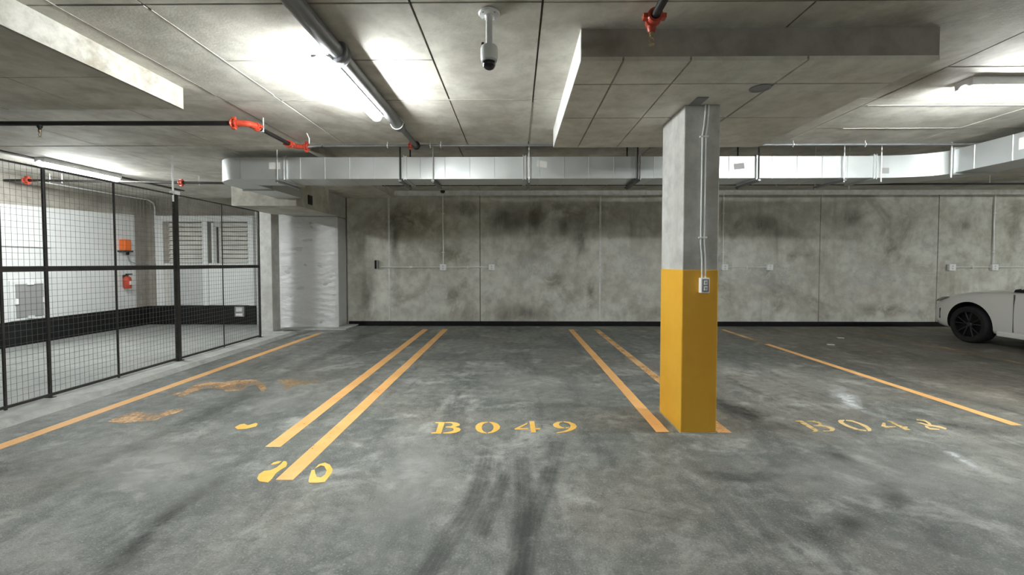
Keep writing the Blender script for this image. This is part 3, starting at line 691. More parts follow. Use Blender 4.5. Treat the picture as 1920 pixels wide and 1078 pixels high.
# ---------------------------------------------------------------- air duct
ZB, ZT, DY0, DY1 = 2.595, 2.889, 5.80, 6.27
duct = empty('air_duct', (0.5, 6.03, ZB), 'long galvanised rectangular air duct hung along the back of the garage', 'duct')
fl = [-3.75, -3.13, -1.5, 0.11, 1.65, 3.23, 4.79]
rib0 = -3.13
for a, b in zip(fl, fl[1:]):
    sec = MB().bbox(a, b, DY0, DY1, ZB, ZT, 0.003, 1).build('duct_section', M['galv'], duct)
    if a > -3.5:
        n = 4
        k = 1
        x = a + 0.20
        while x < b - 0.08:
            MB().bbox(x - 0.005, x + 0.005, DY0 - 0.006, DY0 + 0.01, ZB + 0.002, ZT - 0.002, 0.002, 1).build('seam_rib', M['galv'], sec)
            MB().box(x - 0.005, x + 0.005, DY0, DY1, ZB - 0.004, ZB + 0.01).build('seam_rib', M['galv'], sec)
            x += 0.335
# flanges
for x in fl[1:]:
    mb = MB()
    for s in (-0.018, 0.018):
        mb.box(x + s - 0.004, x + s + 0.004, DY0 - 0.022, DY1 + 0.022, ZB - 0.022, ZT + 0.022)
    mb.box(x - 0.016, x + 0.016, DY0 - 0.008, DY1 + 0.008, ZB - 0.008, ZT + 0.008)
    mb.build('flange', M['galv'], duct)
# left elbow
def wall_loft(mb, outer, inner, z0, z1):
    bm = mb.bm
    o0 = [bm.verts.new((x, y, z0)) for x, y in outer]; o1 = [bm.verts.new((x, y, z1)) for x, y in outer]
    i0 = [bm.verts.new((x, y, z0)) for x, y in inner]; i1 = [bm.verts.new((x, y, z1)) for x, y in inner]
    for k in range(len(outer) - 1):
        bm.faces.new((o0[k], o0[k + 1], o1[k + 1], o1[k]))
        bm.faces.new((i0[k + 1], i0[k], i1[k], i1[k + 1]))
        bm.faces.new((o0[k + 1], o0[k], i0[k], i0[k + 1]))
        bm.faces.new((o1[k], o1[k + 1], i1[k + 1], i1[k]))
    return mb
q = 14
outer = [(-3.75 - 0.47 * math.sin(R(90 * k / q)), DY1 - 0.47 * math.cos(R(90 * k / q))) for k in range(q + 1)]
inner = [(-3.75 - 0.03 * math.sin(R(90 * k / q)), DY1 + 0.0 - 0.03 * math.cos(R(90 * k / q))) for k in range(q + 1)]
wall_loft(MB(), outer, inner, ZB, ZT).build('elbow', M['galv'], duct, True)
MB().bbox(-4.22, -3.78, DY1, 7.52, ZB, ZT, 0.003, 1).build('duct_section', M['galv'], duct)
mb = MB()
mb.box(-4.24, -3.76, 6.6, 6.63, ZB - 0.02, ZT + 0.02); mb.build('flange', M['galv'], duct)
# right elbow and the branch that comes forward
outer = [(4.79 + 0.75 * math.sin(R(90 * k / q)), 5.5 + 0.30 * math.cos(R(90 * k / q))) for k in range(q + 1)]
inner = [(4.79 + 1.22 * math.sin(R(90 * k / q)), 5.5 + 0.77 * math.cos(R(90 * k / q))) for k in range(q + 1)]
wall_loft(MB(), inner, outer, ZB, ZT).build('elbow', M['galv'], duct, True)
by = [5.5, 3.9, 2.3, 0.7, -1.0]
for a, b in zip(by, by[1:]):
    sec = MB().bbox(5.54, 6.01, b, a, ZB, ZT, 0.003, 1).build('duct_section', M['galv'], duct)
    y = a - 0.24
    while y > b + 0.08:
        MB().bbox(5.534, 5.55, y - 0.005, y + 0.005, ZB + 0.002, ZT - 0.002, 0.002, 1).build('seam_rib', M['galv'], sec)
        y -= 0.4
for y in by[:-1]:
    mb = MB()
    for s in (-0.02, 0.02):
        mb.box(5.515, 6.035, y + s - 0.005, y + s + 0.005, ZB - 0.024, ZT + 0.024)
    mb.box(5.53, 6.02, y - 0.016, y + 0.016, ZB - 0.01, ZT + 0.01)
    mb.build('flange', M['galv'], duct)
# paper labels stuck on the duct
for x, z, tilt, w, h, mm in ((-3.28, 2.775, 0, 0.15, 0.09, 'sticker'), (0.345, 2.79, -0.15, 0.14, 0.085, 'sticker'), (2.99, 2.755, 0.12, 0.14, 0.08, 'sticker_grey'), (4.62 + 0.33, 2.69, 0, 0.13, 0.075, 'sticker_grey')):
    c, s = math.cos(tilt), math.sin(tilt)
    P = [(-w / 2, -h / 2), (w / 2, -h / 2), (w / 2, h / 2), (-w / 2, h / 2)]
    P = [(x + a * c - b * s, z + a * s + b * c) for a, b in P]
    yy = DY0 - 0.0005 if x < 4.8 else DY0 - 0.008
    yb_ = yy - 0.002
    MB().hexa([(P[0][0], yb_, P[0][1]), (P[1][0], yb_, P[1][1]), (P[2][0], yb_, P[2][1]), (P[3][0], yb_, P[3][1]),
               (P[0][0], yy + 0.002, P[0][1]), (P[1][0], yy + 0.002, P[1][1]), (P[2][0], yy + 0.002, P[2][1]), (P[3][0], yy + 0.002, P[3][1])]).build('paper_label', M[mm], duct)
MB().box(5.5365, 5.545, 4.66, 4.80, 2.70, 2.83).build('paper_label', M['sticker'], duct)
# trapeze hangers
for x, dark in ((-3.22, 0), (-1.56, 1), (-1.12, 0), (0.17, 0), (1.62, 2), (3.23, 1), (4.36, 0), (4.85, 0)):
    top = 3.145 if x > -2.85 else CH
    if x not in (4.85,):
        hb = MB().bbox(x - (0.02 if dark < 2 else 0.03), x + (0.02 if dark < 2 else 0.03), DY0 - 0.06, DY1 + 0.06, ZB - 0.05, ZB - 0.022, 0.003).build('hanger_bar', M['steel_dark'] if dark == 2 else M['pipe_grey'], duct)
    else: hb = duct
    for y in (DY0 - 0.04, DY1 + 0.04):
        if y < 5.85 and x > -2.85: top2 = 3.145
        else: top2 = top
        MB().tube([(x, y, ZB - 0.06), (x, y, top2)], 0.007 if dark == 0 else 0.011, 8).build('rod', M['zinc'] if dark == 0 else M['steel_dark'], hb, True)
MB().tube([(5.5, 5.49, ZB - 0.06), (5.5, 5.49, CH)], 0.009, 8).build('rod', M['zinc'], duct, True)
MB().bbox(-1.48, 0.1, DY0 - 0.012, DY0 + 0.005, ZB - 0.006, ZB + 0.012, 0.002, 1).build('edge_angle', M['galv'], duct)

# ---------------------------------------------------------------- pipes
def coupling(parent, c, axis, r, L=0.07, mat='red', wings=True):
    mb = MB()
    h = L / 2
    mb.lathe([(r, -h), (r * 1.55, -h), (r * 1.7, -h * 0.6), (r * 1.35, -h * 0.35), (r * 1.35, h * 0.35), (r * 1.7, h * 0.6), (r * 1.55, h), (r, h)], c, axis, 18)
    if wings:
        for s in (-1, 1):
            if axis == 'X': mb.bbox(c[0] - h * .7, c[0] + h * .7, c[1] - 0.012, c[1] + 0.012, c[2] + s * r * 2.0 - 0.012, c[2] + s * r * 2.0 + 0.012, 0.003)
            elif axis == 'Y': mb.bbox(c[0] + s * r * 1.95 - 0.014, c[0] + s * r * 1.95 + 0.014, c[1] - h * .7, c[1] + h * .7, c[2] - 0.014, c[2] + 0.014, 0.003)
    o = mb.build('coupling', M[mat], parent, True)
    return o

def sprinkler(parent, c):
    x, y, z = c
    s = MB().lathe([(0.0, 0), (0.014, 0), (0.014, -0.02), (0.009, -0.024), (0.009, -0.034), (0, -0.034)], c, 'Z', 12).build('sprinkler', M['brass'], parent, True)
    MB().tube([(x - 0.009, y, z - 0.03), (x - 0.014, y, z - 0.05), (x, y, z - 0.068)], 0.003, 6).tube([(x + 0.009, y, z - 0.03), (x + 0.014, y, z - 0.05), (x, y, z - 0.068)], 0.003, 6).build('yoke', M['brass'], s, True)
    MB().lathe([(0, -0.067), (0.017, -0.068), (0.018, -0.072), (0, -0.073)], c, 'Z', 14).build('deflector', M['brass'], s, True)

main = empty('main_pipe', (-1.25, 1.0, 2.92), 'thick grey steel pipe under the ceiling beside the lit tube', 'pipe')
MB().tube([(-1.25, YF, 2.92), (-1.25, 4.62, 2.92)], 0.056, 24).build('pipe_run', M['pipe_grey'], main, True)
MB().lathe([(0.056, 0), (0.062, 0.01), (0.056, 0.05), (0.034, 0.11), (0.034, 0.14)], (-1.25, 4.58, 2.92), 'Y', 20).build('reducer', M['pipe_grey'], main, True)
MB().tube([(-1.25, 4.68, 2.92), (-1.25, 5.38, 2.92)], 0.029, 16).build('pipe_run', M['pipe_grey'], main, True)
coupling(main, (-1.25, 3.02, 2.92), 'Y', 0.05, 0.085, 'pipe_grey', False)
mb = MB()
mb.tube([(-1.25 + 0.066 * math.cos(R(a)), 4.5, 2.92 + 0.066 * math.sin(R(a))) for a in range(-180, 1, 15)], 0.005, 6)
mb.tube([(-1.301, 4.5, 2.92), (-1.25, 4.5, CH)], 0.004, 6).tube([(-1.169, 4.5, 2.92), (-1.22, 4.5, CH)], 0.004, 6)
mb.build('clevis_hanger', M['zinc'], main, True)
coupling(main, (-1.25, 5.35, 2.92), 'Y', 0.03, 0.05, 'pipe_black', False)

cross = empty('cross_pipe', (3.0, 5.42, 2.92), 'thin pipe running along the ceiling step above the duct', 'pipe')
MB().tube([(-2.43, 5.40, 2.93), (13.9, 5.40, 2.93)], 0.014, 10).build('pipe_run', M['pipe_grey'], cross, True)
coupling(cross, (-1.33, 5.40, 2.93), 'X', 0.018, 0.05, 'red', True)
for x in (-1.62, -1.08, -0.95, 1.2, 3.45, 4.34, 7.5):
    MB().tube([(x, 5.4, 2.90), (x, 5.4, CH)], 0.0045, 6).lathe([(0.02, -0.006), (0.022, 0.0), (0.02, 0.006)], (x, 5.4, 2.93), 'X', 12).build('hanger', M['zinc'], cross, True)

spr = empty('sprinkler_pipe', (-5.5, 4.30, 2.86), 'black sprinkler pipe with red couplings crossing above the mesh fence', 'pipe')
MB().tube([(XL + 0.02, 4.28, 2.86), (-2.86, 4.31, 2.86)], 0.0235, 14).build('pipe_run', M['pipe_black'], spr, True)
coupling(spr, (-2.84, 4.31, 2.86), 'X', 0.025, 0.06, 'red')
MB().tube([(-2.81, 4.31, 2.86), (-2.75, 4.31, 2.86), (-2.70, 4.33, 2.86), (-2.68, 4.38, 2.86), (-2.68, 4.43, 2.86)], 0.031, 14).build('elbow', M['red'], spr, True)
coupling(spr, (-2.68, 4.42, 2.86), 'Y', 0.026, 0.05, 'red')
MB().tube([(-2.68, 4.43, 2.86), (-2.68, 5.08, 2.86)], 0.0225, 14).build('pipe_run', M['pipe_black'], spr, True)
coupling(spr, (-2.68, 5.06, 2.86), 'Y', 0.026, 0.06, 'red')
MB().tube([(-2.68, 5.08, 2.86), (-2.68, 5.18, 2.87), (-2.66, 5.24, 2.88), (-2.60, 5.26, 2.88)], 0.029, 14).build('elbow', M['red'], spr, True)
coupling(spr, (-2.575, 5.26, 2.88), 'X', 0.027, 0.05, 'red')
MB().tube([(-2.57, 5.26, 2.88), (-2.50, 5.30, 2.90), (-2.45, 5.38, 2.93)], 0.016, 10).build('pipe_run', M['pipe_grey'], spr, True)
for x, y in ((-2.655, 4.5), (-6.6, 4.28)):
    MB().tube([(x, y, 2.83), (x, y, CH)], 0.005, 6).lathe([(0.027, -0.01), (0.03, 0.0), (0.027, 0.01)], (x if x < -3 else -2.68, y, 2.86), 'X' if x < -3 else 'Y', 14).build('hanger', M['zinc'], spr, True)
MB().tube([(-2.44, 5.05, 2.86), (-2.43, 5.03, 2.92), (-2.46, 5.03, CH)], 0.006, 6).build('hanger', M['zinc'], spr, True)
h = MB().lathe([(0.024, -0.01), (0.022, -0.03), (0.012, -0.05), (0.01, -0.07), (0, -0.07)], (-4.79, 4.285, 2.85), 'Z', 12).build('outlet_tee', M['pipe_black'], spr, True)
sprinkler(spr, (-4.79, 4.285, 2.79))

front = empty('sprinkler_drop', (0.80, 2.45, 2.88), 'black pipe ending in a red fitting and sprinkler before the drop panel', 'pipe')
MB().tube([(0.78, YF + 0.0, 2.88), (0.80, 2.52, 2.88)], 0.024, 16).build('pipe_run', M['pipe_black'], front, True)
coupling(front, (0.80, 2.53, 2.88), 'Y', 0.027, 0.06, 'red')
MB().lathe([(0.034, 0.0), (0.036, 0.03), (0.034, 0.06), (0.02, 0.07), (0, 0.072)], (0.80, 2.54, 2.88), 'Y', 16).lathe([(0.028, 0), (0.026, -0.03), (0.018, -0.045), (0, -0.045)], (0.80, 2.575, 2.86), 'Z', 14).build('elbow', M['red'], front, True)
sprinkler(front, (0.80, 2.575, 2.818))

far = empty('rear_pipe', (5.0, 8.3, 2.95), 'thin dark pipe under the raised ceiling behind the duct', 'pipe')
MB().tube([(-2.6, 8.3, 2.97), (13.9, 8.3, 2.97)], 0.02, 10).build('pipe_run', M['pipe_black'], far, True)
for x in (-1.5, 2.2, 5.0, 9.05):
    MB().tube([(x, 8.3, 2.94), (x, 8.3, 3.145)], 0.006, 6).build('hanger', M['zinc'], far, True)

room = empty('caged_room_pipe', (-7, 7.3, 2.86), 'dark pipe with red joints crossing the caged room ceiling', 'pipe')
MB().tube([(-8.33, 7.2, 2.86), (-5.02, 7.5, 2.86)], 0.02, 12).build('pipe_run', M['pipe_black'], room, True)
coupling(room, (-8.30, 7.2, 2.86), 'X', 0.03, 0.09, 'red'); coupling(room, (-5.84, 7.43, 2.86), 'X', 0.026, 0.07, 'red')
MB().tube([(-8.33, 7.2, 2.86), (XL + 0.01, 7.2, 2.86)], 0.02, 12).build('pipe_run', M['pipe_black'], room, True)
for x, y in ((-7.95, 7.24), (-7.75, 7.25), (-5.54, 7.45)):
    MB().tube([(x, y, 2.82), (x, y, CH)], 0.007, 6).build('hanger', M['zinc'], room, True)
rp = empty('bent_conduit', (-8.43, 9.9, 1.4), 'thin metal conduit bending down the wall left of the louvred doors', 'conduit')
MB().tube([(-8.62, 7.6, 2.93), (-8.58, 9.3, 2.93), (-8.5, 9.8, 2.92), (-8.47, 9.92, 2.86), (-8.465, 9.95, 2.75), (-8.465, 9.955, 1.45)], 0.014, 10).build('tube', M['zinc'], rp, True)
for z in (2.3, 1.6):
    MB().bbox(-8.49, -8.44, 9.94, 10.0, z, z + 0.02, 0.003).build('strap', M['zinc'], rp)

# ---------------------------------------------------------------- conduits with outlet boxes on the back wall
def wallbox(parent, x, z, w=0.075, dark=False, hole=True):
    b = MB().bbox(x - w, x + w, WY - 0.06, WY, z - w, z + w, 0.008).build('outlet_box', M['boxzinc'], parent)
    MB().bbox(x - w * 0.97, x + w * 0.97, WY - 0.066, WY - 0.06, z - w * 0.97, z + w * 0.97, 0.003).build('cover', M['boxzinc'], b)
    if hole:
        for dz in (-0.028, 0.028):
            MB().lathe([(0, -0.0695), (0.018, -0.0695), (0.02, -0.066)], (x, WY, z + dz), 'Y', 14).build('socket', M['white'], b, True)
            for dx in (-0.006, 0.006):
                MB().box(x + dx - 0.0016, x + dx + 0.0016, WY - 0.0705, WY - 0.069, z + dz - 0.006, z + dz + 0.006).build('slot', M['black'], b)
    return b
def conduit(name, x, ztop, label, boxes, runs, extra_top=True):
    t = empty(name, (x, WY, 1.36), label, 'conduit', 'conduits on the back wall')
    MB().tube([(x, WY - 0.03, 1.42), (x + 0.004, WY - 0.03, 1.75), (x - 0.004, WY - 0.025, 2.4), (x, WY - 0.03, ztop)], 0.0135, 10).build('tube', M['zinc'], t, True)
    for z in (1.7, 2.6):
        MB().bbox(x - 0.03, x + 0.03, WY - 0.046, WY, z, z + 0.02, 0.004).build('strap', M['zinc'], t)
    for bx_, w in boxes: wallbox(t, bx_, 1.36, w)
    for a, b in runs:
        MB().tube([(a, WY - 0.03, 1.365), (b, WY - 0.03, 1.365)], 0.0125, 10).build('tube', M['zinc'], t, True)
        MB().bbox((a + b) / 2 - 0.012, (a + b) / 2 + 0.012, WY - 0.046, WY, 1.335, 1.395, 0.004).build('strap', M['zinc'], t)
    return t
t = conduit('wall_conduit', -1.71, 3.1, 'conduit on the back wall in the middle of stall B 049, dropping to two boxes', [(-1.71, 0.075), (-0.575, 0.07)], [(-3.2, -1.785), (-1.635, -0.645)])
MB().lathe([(0.02, 0), (0.05, 0.02), (0.055, 0.06), (0.0, 0.06)], (-1.71, WY - 0.04, 3.08), 'Z', 14).build('ceiling_bell', M['pipe_black'], t, True)
MB().bbox(-3.295, -3.225, WY - 0.09, WY, 1.33, 1.52, 0.006).build('side_box', M['stud'], t)
MB().box(-3.30, -3.255, WY - 0.092, WY - 0.05, 1.325, 1.525).build('box_lid', M['black'], t)
MB().bbox(-2.47, -2.43, WY - 0.055, WY - 0.005, 1.345, 1.385, 0.005).build('coupler', M['boxzinc'], t)
conduit('wall_conduit', 4.80, 3.1, 'conduit on the back wall just right of the yellow pillar, dropping to two boxes', [(4.84, 0.07), (5.88, 0.07)], [(4.91, 5.81)])
conduit('wall_conduit', 11.01, 3.1, 'conduit on the back wall above the white car, dropping to two boxes', [(10.06, 0.075), (11.03, 0.07)], [(10.13, 10.96), (11.1, 12.9)])

pc = empty('pillar_conduit', (1.575, 3.6, 1.2), 'pair of thin conduits down the pillar front to a grey outlet', 'conduit')
for dx in (0, 0.026):
    x = 1.552 + dx
    MB().tube([(x + 0.022, 3.605, 2.77), (x + 0.02, 3.605, 2.70), (x + 0.012, 3.607, 2.60), (x, 3.607, 2.52), (x - 0.002, 3.607, 1.62), (x + 0.008, 3.605, 1.50), (x + 0.008, 3.595, 1.32)], 0.0075, 8).build('tube', M['zinc'], pc, True)
for z in (1.66, 2.5):
    MB().bbox(1.53, 1.60, 3.597, 3.619, z, z + 0.014, 0.003).build('strap', M['zinc'], pc)
ob = MB().bbox(1.54, 1.614, 3.57, 3.62, 1.203, 1.33, 0.006).build('outlet_box', M['boxzinc'], pc)
MB().bbox(1.547, 1.607, 3.564, 3.571, 1.213, 1.32, 0.003).build('cover', M['plate_grey'], ob)
for z in (1.243, 1.29):
    MB().bbox(1.562, 1.592, 3.56, 3.566, z - 0.018, z + 0.018, 0.006).build('socket', M['boxzinc'], ob)
    for dx in (-0.006, 0.006):
        MB().box(1.577 + dx - 0.0015, 1.577 + dx + 0.0015, 3.5585, 3.561, z - 0.006, z + 0.008).build('slot', M['black'], ob)

# ---------------------------------------------------------------- things in the caged room
WX = XL + 0.02
hatch = empty('wall_hatch', (WX, 7.5, 0.78), 'grey metal hatch with four latches low on the white wall', 'hatch')
MB().bbox(WX - 0.01, WX + 0.025, 7.20, 7.80, 0.455, 1.15, 0.008).build('frame', M['white'], hatch)
MB().bbox(WX, WX + 0.035, 7.275, 7.71, 0.50, 1.09, 0.006).build('plate', M['stud'], hatch)
for y, z, a, b in ((7.49, 1.09, 0.05, 0.02), (7.49, 0.50, 0.05, 0.02), (7.275, 0.79, 0.02, 0.05), (7.71, 0.79, 0.02, 0.05)):
    MB().bbox(WX + 0.02, WX + 0.06, y - a, y + a, z - b, z + b, 0.008).build('latch', M['boxzinc'], hatch)
al = empty('alarm_box', (WX, 9.35, 1.7), 'orange box on the white wall above the red extinguisher', 'alarm')
MB().bbox(XL, XL + 0.14, 9.27, 9.43, 1.73, 1.98, 0.02).build('case', M['orange'], al)
MB().bbox(XL, XL + 0.16, 9.22, 9.45, 1.70, 1.735, 0.008).build('shelf', M['steel_dark'], al)
MB().lathe([(0, 0), (0.03, 0), (0.03, -0.06), (0.0, -0.06)], (XL + 0.07, 9.4, 1.70), 'Z', 12).build('gland', M['black'], al, True)
MB().tube([(XL + 0.07, 9.4, 1.65), (XL + 0.06, 9.45, 1.5), (XL + 0.1, 9.55, 1.45), (XL + 0.1, 9.75, 1.5), (XL + 0.14, 9.9, 1.42), (XL + 0.2, 9.95, 1.38)], 0.012, 8).build('cable', M['stud'], al, True)
ex = empty('fire_extinguisher', (XL + 0.08, 9.36, 0.9), 'small red extinguisher hung on the white wall under the orange box', 'extinguisher')
MB().lathe([(0, 0), (0.06, 0.0), (0.075, 0.02), (0.075, 0.2), (0.06, 0.245), (0.025, 0.27), (0, 0.27)], (XL + 0.085, 9.36, 0.9), 'Z', 18).build('cylinder', M['red'], ex, True)
MB().lathe([(0.022, 0.262), (0.022, 0.31), (0, 0.312)], (XL + 0.085, 9.36, 0.9), 'Z', 10).bbox(XL + 0.06, XL + 0.19, 9.34, 9.38, 1.2, 1.225, 0.005).build('valve', M['black'], ex, True)
MB().bbox(XL + 0.155, XL + 0.164, 9.33, 9.40, 0.98, 1.06, 0.002).build('paper_label', M['sticker'], ex)
MB().bbox(XL, XL + 0.03, 9.33, 9.39, 0.95, 1.2, 0.004).build('bracket', M['steel_dark'], ex)
vb = empty('vent_box', (-6.48, WY - 0.08, 0.3), 'small pale box on the black band right of the louvred doors', 'box')
MB().bbox(-6.6, -6.38, WY - 0.1, WY - 0.05, 0.2, 0.44, 0.008).build('case', M['stud'], vb)
MB().bbox(-6.56, -6.42, WY - 0.108, WY - 0.1, 0.32, 0.42, 0.003).build('face', M['white'], vb)
MB().bbox(-6.57, -6.41, WY - 0.106, WY - 0.1, 0.22, 0.28, 0.003).build('face', M['boxzinc'], vb)

# ---------------------------------------------------------------- road markings
PZ = 0.0016
def line(x, y0, y1, w, mat, label, x1=None):
    x1 = x if x1 is None else x1
    mb = MB()
    n = 40; Lp = []; Rp = []
    for k in range(n + 1):
        t = k / n; y = y0 + (y1 - y0) * t; xc = x + (x1 - x) * t
        Lp.append((xc - w / 2 + 0.004 * noise.noise(Vector((y * 6, x, 1))), y)); Rp.append((xc + w / 2 + 0.004 * noise.noise(Vector((y * 6, x, 7))), y))
    mb.prism(Lp + Rp[::-1], 0.0, PZ)
    o = mb.build('parking_line', M[mat], None, origin=(x, (y0 + y1) / 2, 0))
    tag(o, label, 'line', 'stall lines painted on the floor')
    return o
line(-4.085, 2.5, 8.75, 0.12, 'line', 'orange stall line along the kerb of the mesh fence')
line(-1.925, 3.31, 9.35, 0.12, 'line', 'left line of the double stall line left of B 049, the shorter one', -2.0)
line(-1.555, 2.80, 9.35, 0.12, 'line', 'right line of the double stall line left of B 049, reaching nearer', -1.565)
line(1.262, 3.64, 9.35, 0.11, 'line', 'stall line along the left foot of the yellow pillar', 1.20)
line(1.79, 3.63, 9.35, 0.11, 'line_worn', 'worn stall line running behind the yellow pillar on its right', 1.76)
line(4.49, 3.83, 7.7, 0.10, 'line', 'near length of the stall line right of the faded B 048', 4.51)
line(4.515, 8.15, 9.4, 0.09, 'line_worn', 'short far length of stall line by the back wall, right of the pillar', 4.53)
line(4.51, 7.66, 8.18, 0.09, 'line_faint', 'nearly worn-off gap piece of the stall line right of the pillar', 4.515)
line(7.22, 3.6, 9.65, 0.09, 'line_faint', 'faint stall line beside the white car', 7.46)

def glyphs(name, key, label, mat, loc, group=None):
    t = empty(name, (loc[0], loc[1], 0), label, 'marking', group)
    for ch, polys in GLY[key]:
        mb = MB()
        for P in polys: mb.prism(P, 0.0, PZ + 0.0004)
        mb.build('character', M[mat], t)
    return t
glyphs('stall_number', 'n49', 'crisp orange stencilled stall number B 049', 'digit', (-0.1, 3.7))
glyphs('stall_number', 'n48', 'faded stencilled stall number B 048 right of the pillar', 'digit_faint', (3.2, 3.8))
glyphs('stall_digit', 'gl0', 'half painted-over zero left of the long line end', 'digit', (-1.7, 2.9))
glyphs('stall_digit', 'gl1', 'painted zero ring right of the long line end', 'digit', (-1.36, 2.9))
glyphs('paint_fragment', 'frag', 'small leftover scrap of orange paint in the left stall', 'digit', (-2.4, 3.7))
for k, lab in (('smA', 'smeared orange paint patch nearest the viewer in the left stall'), ('smB', 'large smeared orange lettering remains farther back in the left stall'), ('smC', 'faint orange smear trailing right from the large smear')):
    mb = MB()
    for P in GLY[k]: mb.prism(P, 0.0, PZ)
    cx = sum(p[0] for p in GLY[k][0]) / len(GLY[k][0]); cy = sum(p[1] for p in GLY[k][0]) / len(GLY[k][0])
    tag(mb.build('paint_smear', M['line_faint' if k == 'smC' else 'smear'], None, origin=(cx, cy, 0)), lab, 'marking')

# marks on the floor slab (parts of the floor)
def mark(name, pts, w, mat, z=0.0009):
    return MB().ribbon(pts, w, z).build(name, M[mat], floor)
mark('tyre_mark', [(-0.22, 3.35), (-0.25, 2.62), (-0.35, 2.2), (-0.5, 1.6)], 0.17, 'tyre_mark')
mark('tyre_mark', [(0.04, 3.2), (0.05, 2.5), (0.0, 1.97), (-0.04, 1.4)], 0.16, 'tyre_mark', 0.0010)
mark('tyre_mark', [(0.36, 3.52), (0.22, 2.85), (0.09, 2.34), (0.0, 1.6)], 0.17, 'tyre_mark', 0.0011)
mark('tyre_mark', [(-0.06, 2.92), (-0.15, 2.5), (-0.2, 2.2)], 0.14, 'tyre_mark', 0.0012)
mark('tyre_mark', [(1.28, 2.92), (1.54, 2.86), (1.75, 2.92), (1.95, 3.1)], 0.16, 'tyre_mark')
mark('tyre_mark', [(-1.95, 3.28), (-2.0, 2.66), (-1.93, 1.92), (-1.85, 1.4)], 0.22, 'grime')
mark('tyre_mark', [(2.48, 4.3), (2.44, 3.07), (2.28, 2.47), (2.05, 1.8)], 0.3, 'grime')
mark('tyre_mark', [(1.1, 2.2), (1.7, 2.27), (2.14, 2.55)], 0.2, 'grime', 0.0010)
mark('grime_patch', [(-4.6, 2.9), (-3.9, 2.85), (-3.2, 2.95)], 0.6, 'grime')
mark('grime_patch', [(1.95, 5.2), (2.2, 4.2), (2.5, 3.5)], 0.5, 'grime', 0.0011)
mark('grime_patch', [(3.6, 4.05), (3.9, 3.8), (4.4, 3.75)], 0.35, 'grime', 0.0012)
mark('salt_stain', [(3.85, 5.35, 0.15), (3.68, 4.81, 0.42), (3.50, 4.5, 0.3), (3.42, 4.15, 0.16), (3.50, 3.82, 0.22)], 0.3, 'salt', 0.0013)
mark('salt_stain', [(3.4, 3.44, 0.1), (3.3, 3.16, 0.16), (3.23, 2.85, 0.08)], 0.1, 'salt')
mark('salt_stain', [(-4.45, 7.7, 0.3), (-4.15, 8.85, 0.4), (-3.3, 9.05, 0.25)], 0.3, 'salt')
mark('dust_patch', [(-0.6, 5.5), (0.2, 5.2), (0.9, 5.4)], 1.0, 'pale')
mark('dust_patch', [(-3.6, 3.0), (-2.6, 3.0), (-1.8, 2.4)], 0.9, 'pale', 0.0011)
mark('dust_patch', [(-1.2, 3.5), (-0.7, 2.9), (-0.9, 2.0)], 0.8, 'pale', 0.0012)
mark('dust_patch', [(1.0, 3.4), (1.9, 2.9), (2.6, 2.9), (3.6, 3.0)], 0.7, 'pale', 0.0013)
mark('dust_patch', [(-3.2, 5.8), (-2.6, 4.6), (-2.3, 3.8)], 0.8, 'pale', 0.0014)
mark('crack', [(0.05, 2.66), (0.49, 2.53), (0.72, 2.46), (1.2, 2.25)], 0.03, 'grime', 0.0013)
# two scraps of litter by the wall
for x, y, lab in ((5.55, 7.6, 'nearer white paper scrap on the floor between pillar and car'), (6.25, 8.3, 'farther white paper scrap on the floor between pillar and car')):
    o = MB().hexa([(x, y, 0.001), (x + 0.1, y - 0.02, 0.001), (x + 0.12, y + 0.06, 0.001), (x + 0.02, y + 0.07, 0.001),
                   (x, y, 0.004), (x + 0.1, y - 0.02, 0.012), (x + 0.12, y + 0.06, 0.006), (x + 0.02, y + 0.07, 0.01)]).build('paper_scrap', M['sticker'], None, origin=(x, y, 0))
    tag(o, lab, 'litter')

# ---------------------------------------------------------------- parked car
CX, CY = 9.16, 8.74
car = empty('car', (CX, CY - 2.3, 0), 'white sedan parked nose to the back wall at the right edge', 'car')
ST = [  # s, half width, bottom, shoulder z, centre top z
    (0.00, 0.60, 0.32, 0.52, 0.58), (0.06, 0.70, 0.26, 0.64, 0.70), (0.20, 0.80, 0.21, 0.74, 0.81), (0.45, 0.875, 0.20, 0.83, 0.91),
    (0.90, 0.91, 0.20, 0.90, 0.985), (1.40, 0.915, 0.20, 0.935, 1.03), (1.75, 0.915, 0.20, 0.95, 1.06), (2.50, 0.92, 0.20, 0.96, 1.04),
    (3.50, 0.92, 0.20, 0.98, 1.05), (4.00, 0.91, 0.20, 0.99, 1.09), (4.50, 0.86, 0.26, 0.96, 1.05), (4.66, 0.76, 0.36, 0.86, 0.95)]
mb = MB(); bm = mb.bm
rings = []
for s, W, zb, zs, zt in ST:
    half = [(0, zb), (W * 0.8, zb), (W * 0.965, zb + 0.03), (W * 0.99, zb + 0.12), (W, zb + (zs - zb) * 0.45), (W * 0.992, zs - 0.14), (W * 0.965, zs - 0.03), (W * 0.90, zs + (zt - zs) * 0.35), (W * 0.6, zs + (zt - zs) * 0.85), (0, zt)]
    ring = [(w, z) for w, z in half] + [(-w, z) for w, z in half[-2:0:-1]]
    rings.append([bm.verts.new((CX + w, CY - s, z)) for w, z in ring])
n = len(rings[0])
for a, b in zip(rings, rings[1:]):
    for k in range(n): bm.faces.new((a[k], a[(k + 1) % n], b[(k + 1) % n], b[k]))
bm.faces.new(rings[0][::-1]); bm.faces.new(rings[-1])
bmesh.ops.recalc_face_normals(bm, faces=bm.faces[:])
body = mb.build('body', M['car'], car, True)
md = body.modifiers.new('s', 'SUBSURF'); md.levels = 2; md.render_levels = 2
cut = []
AX1, AX2 = CY - 0.88, CY - 3.72
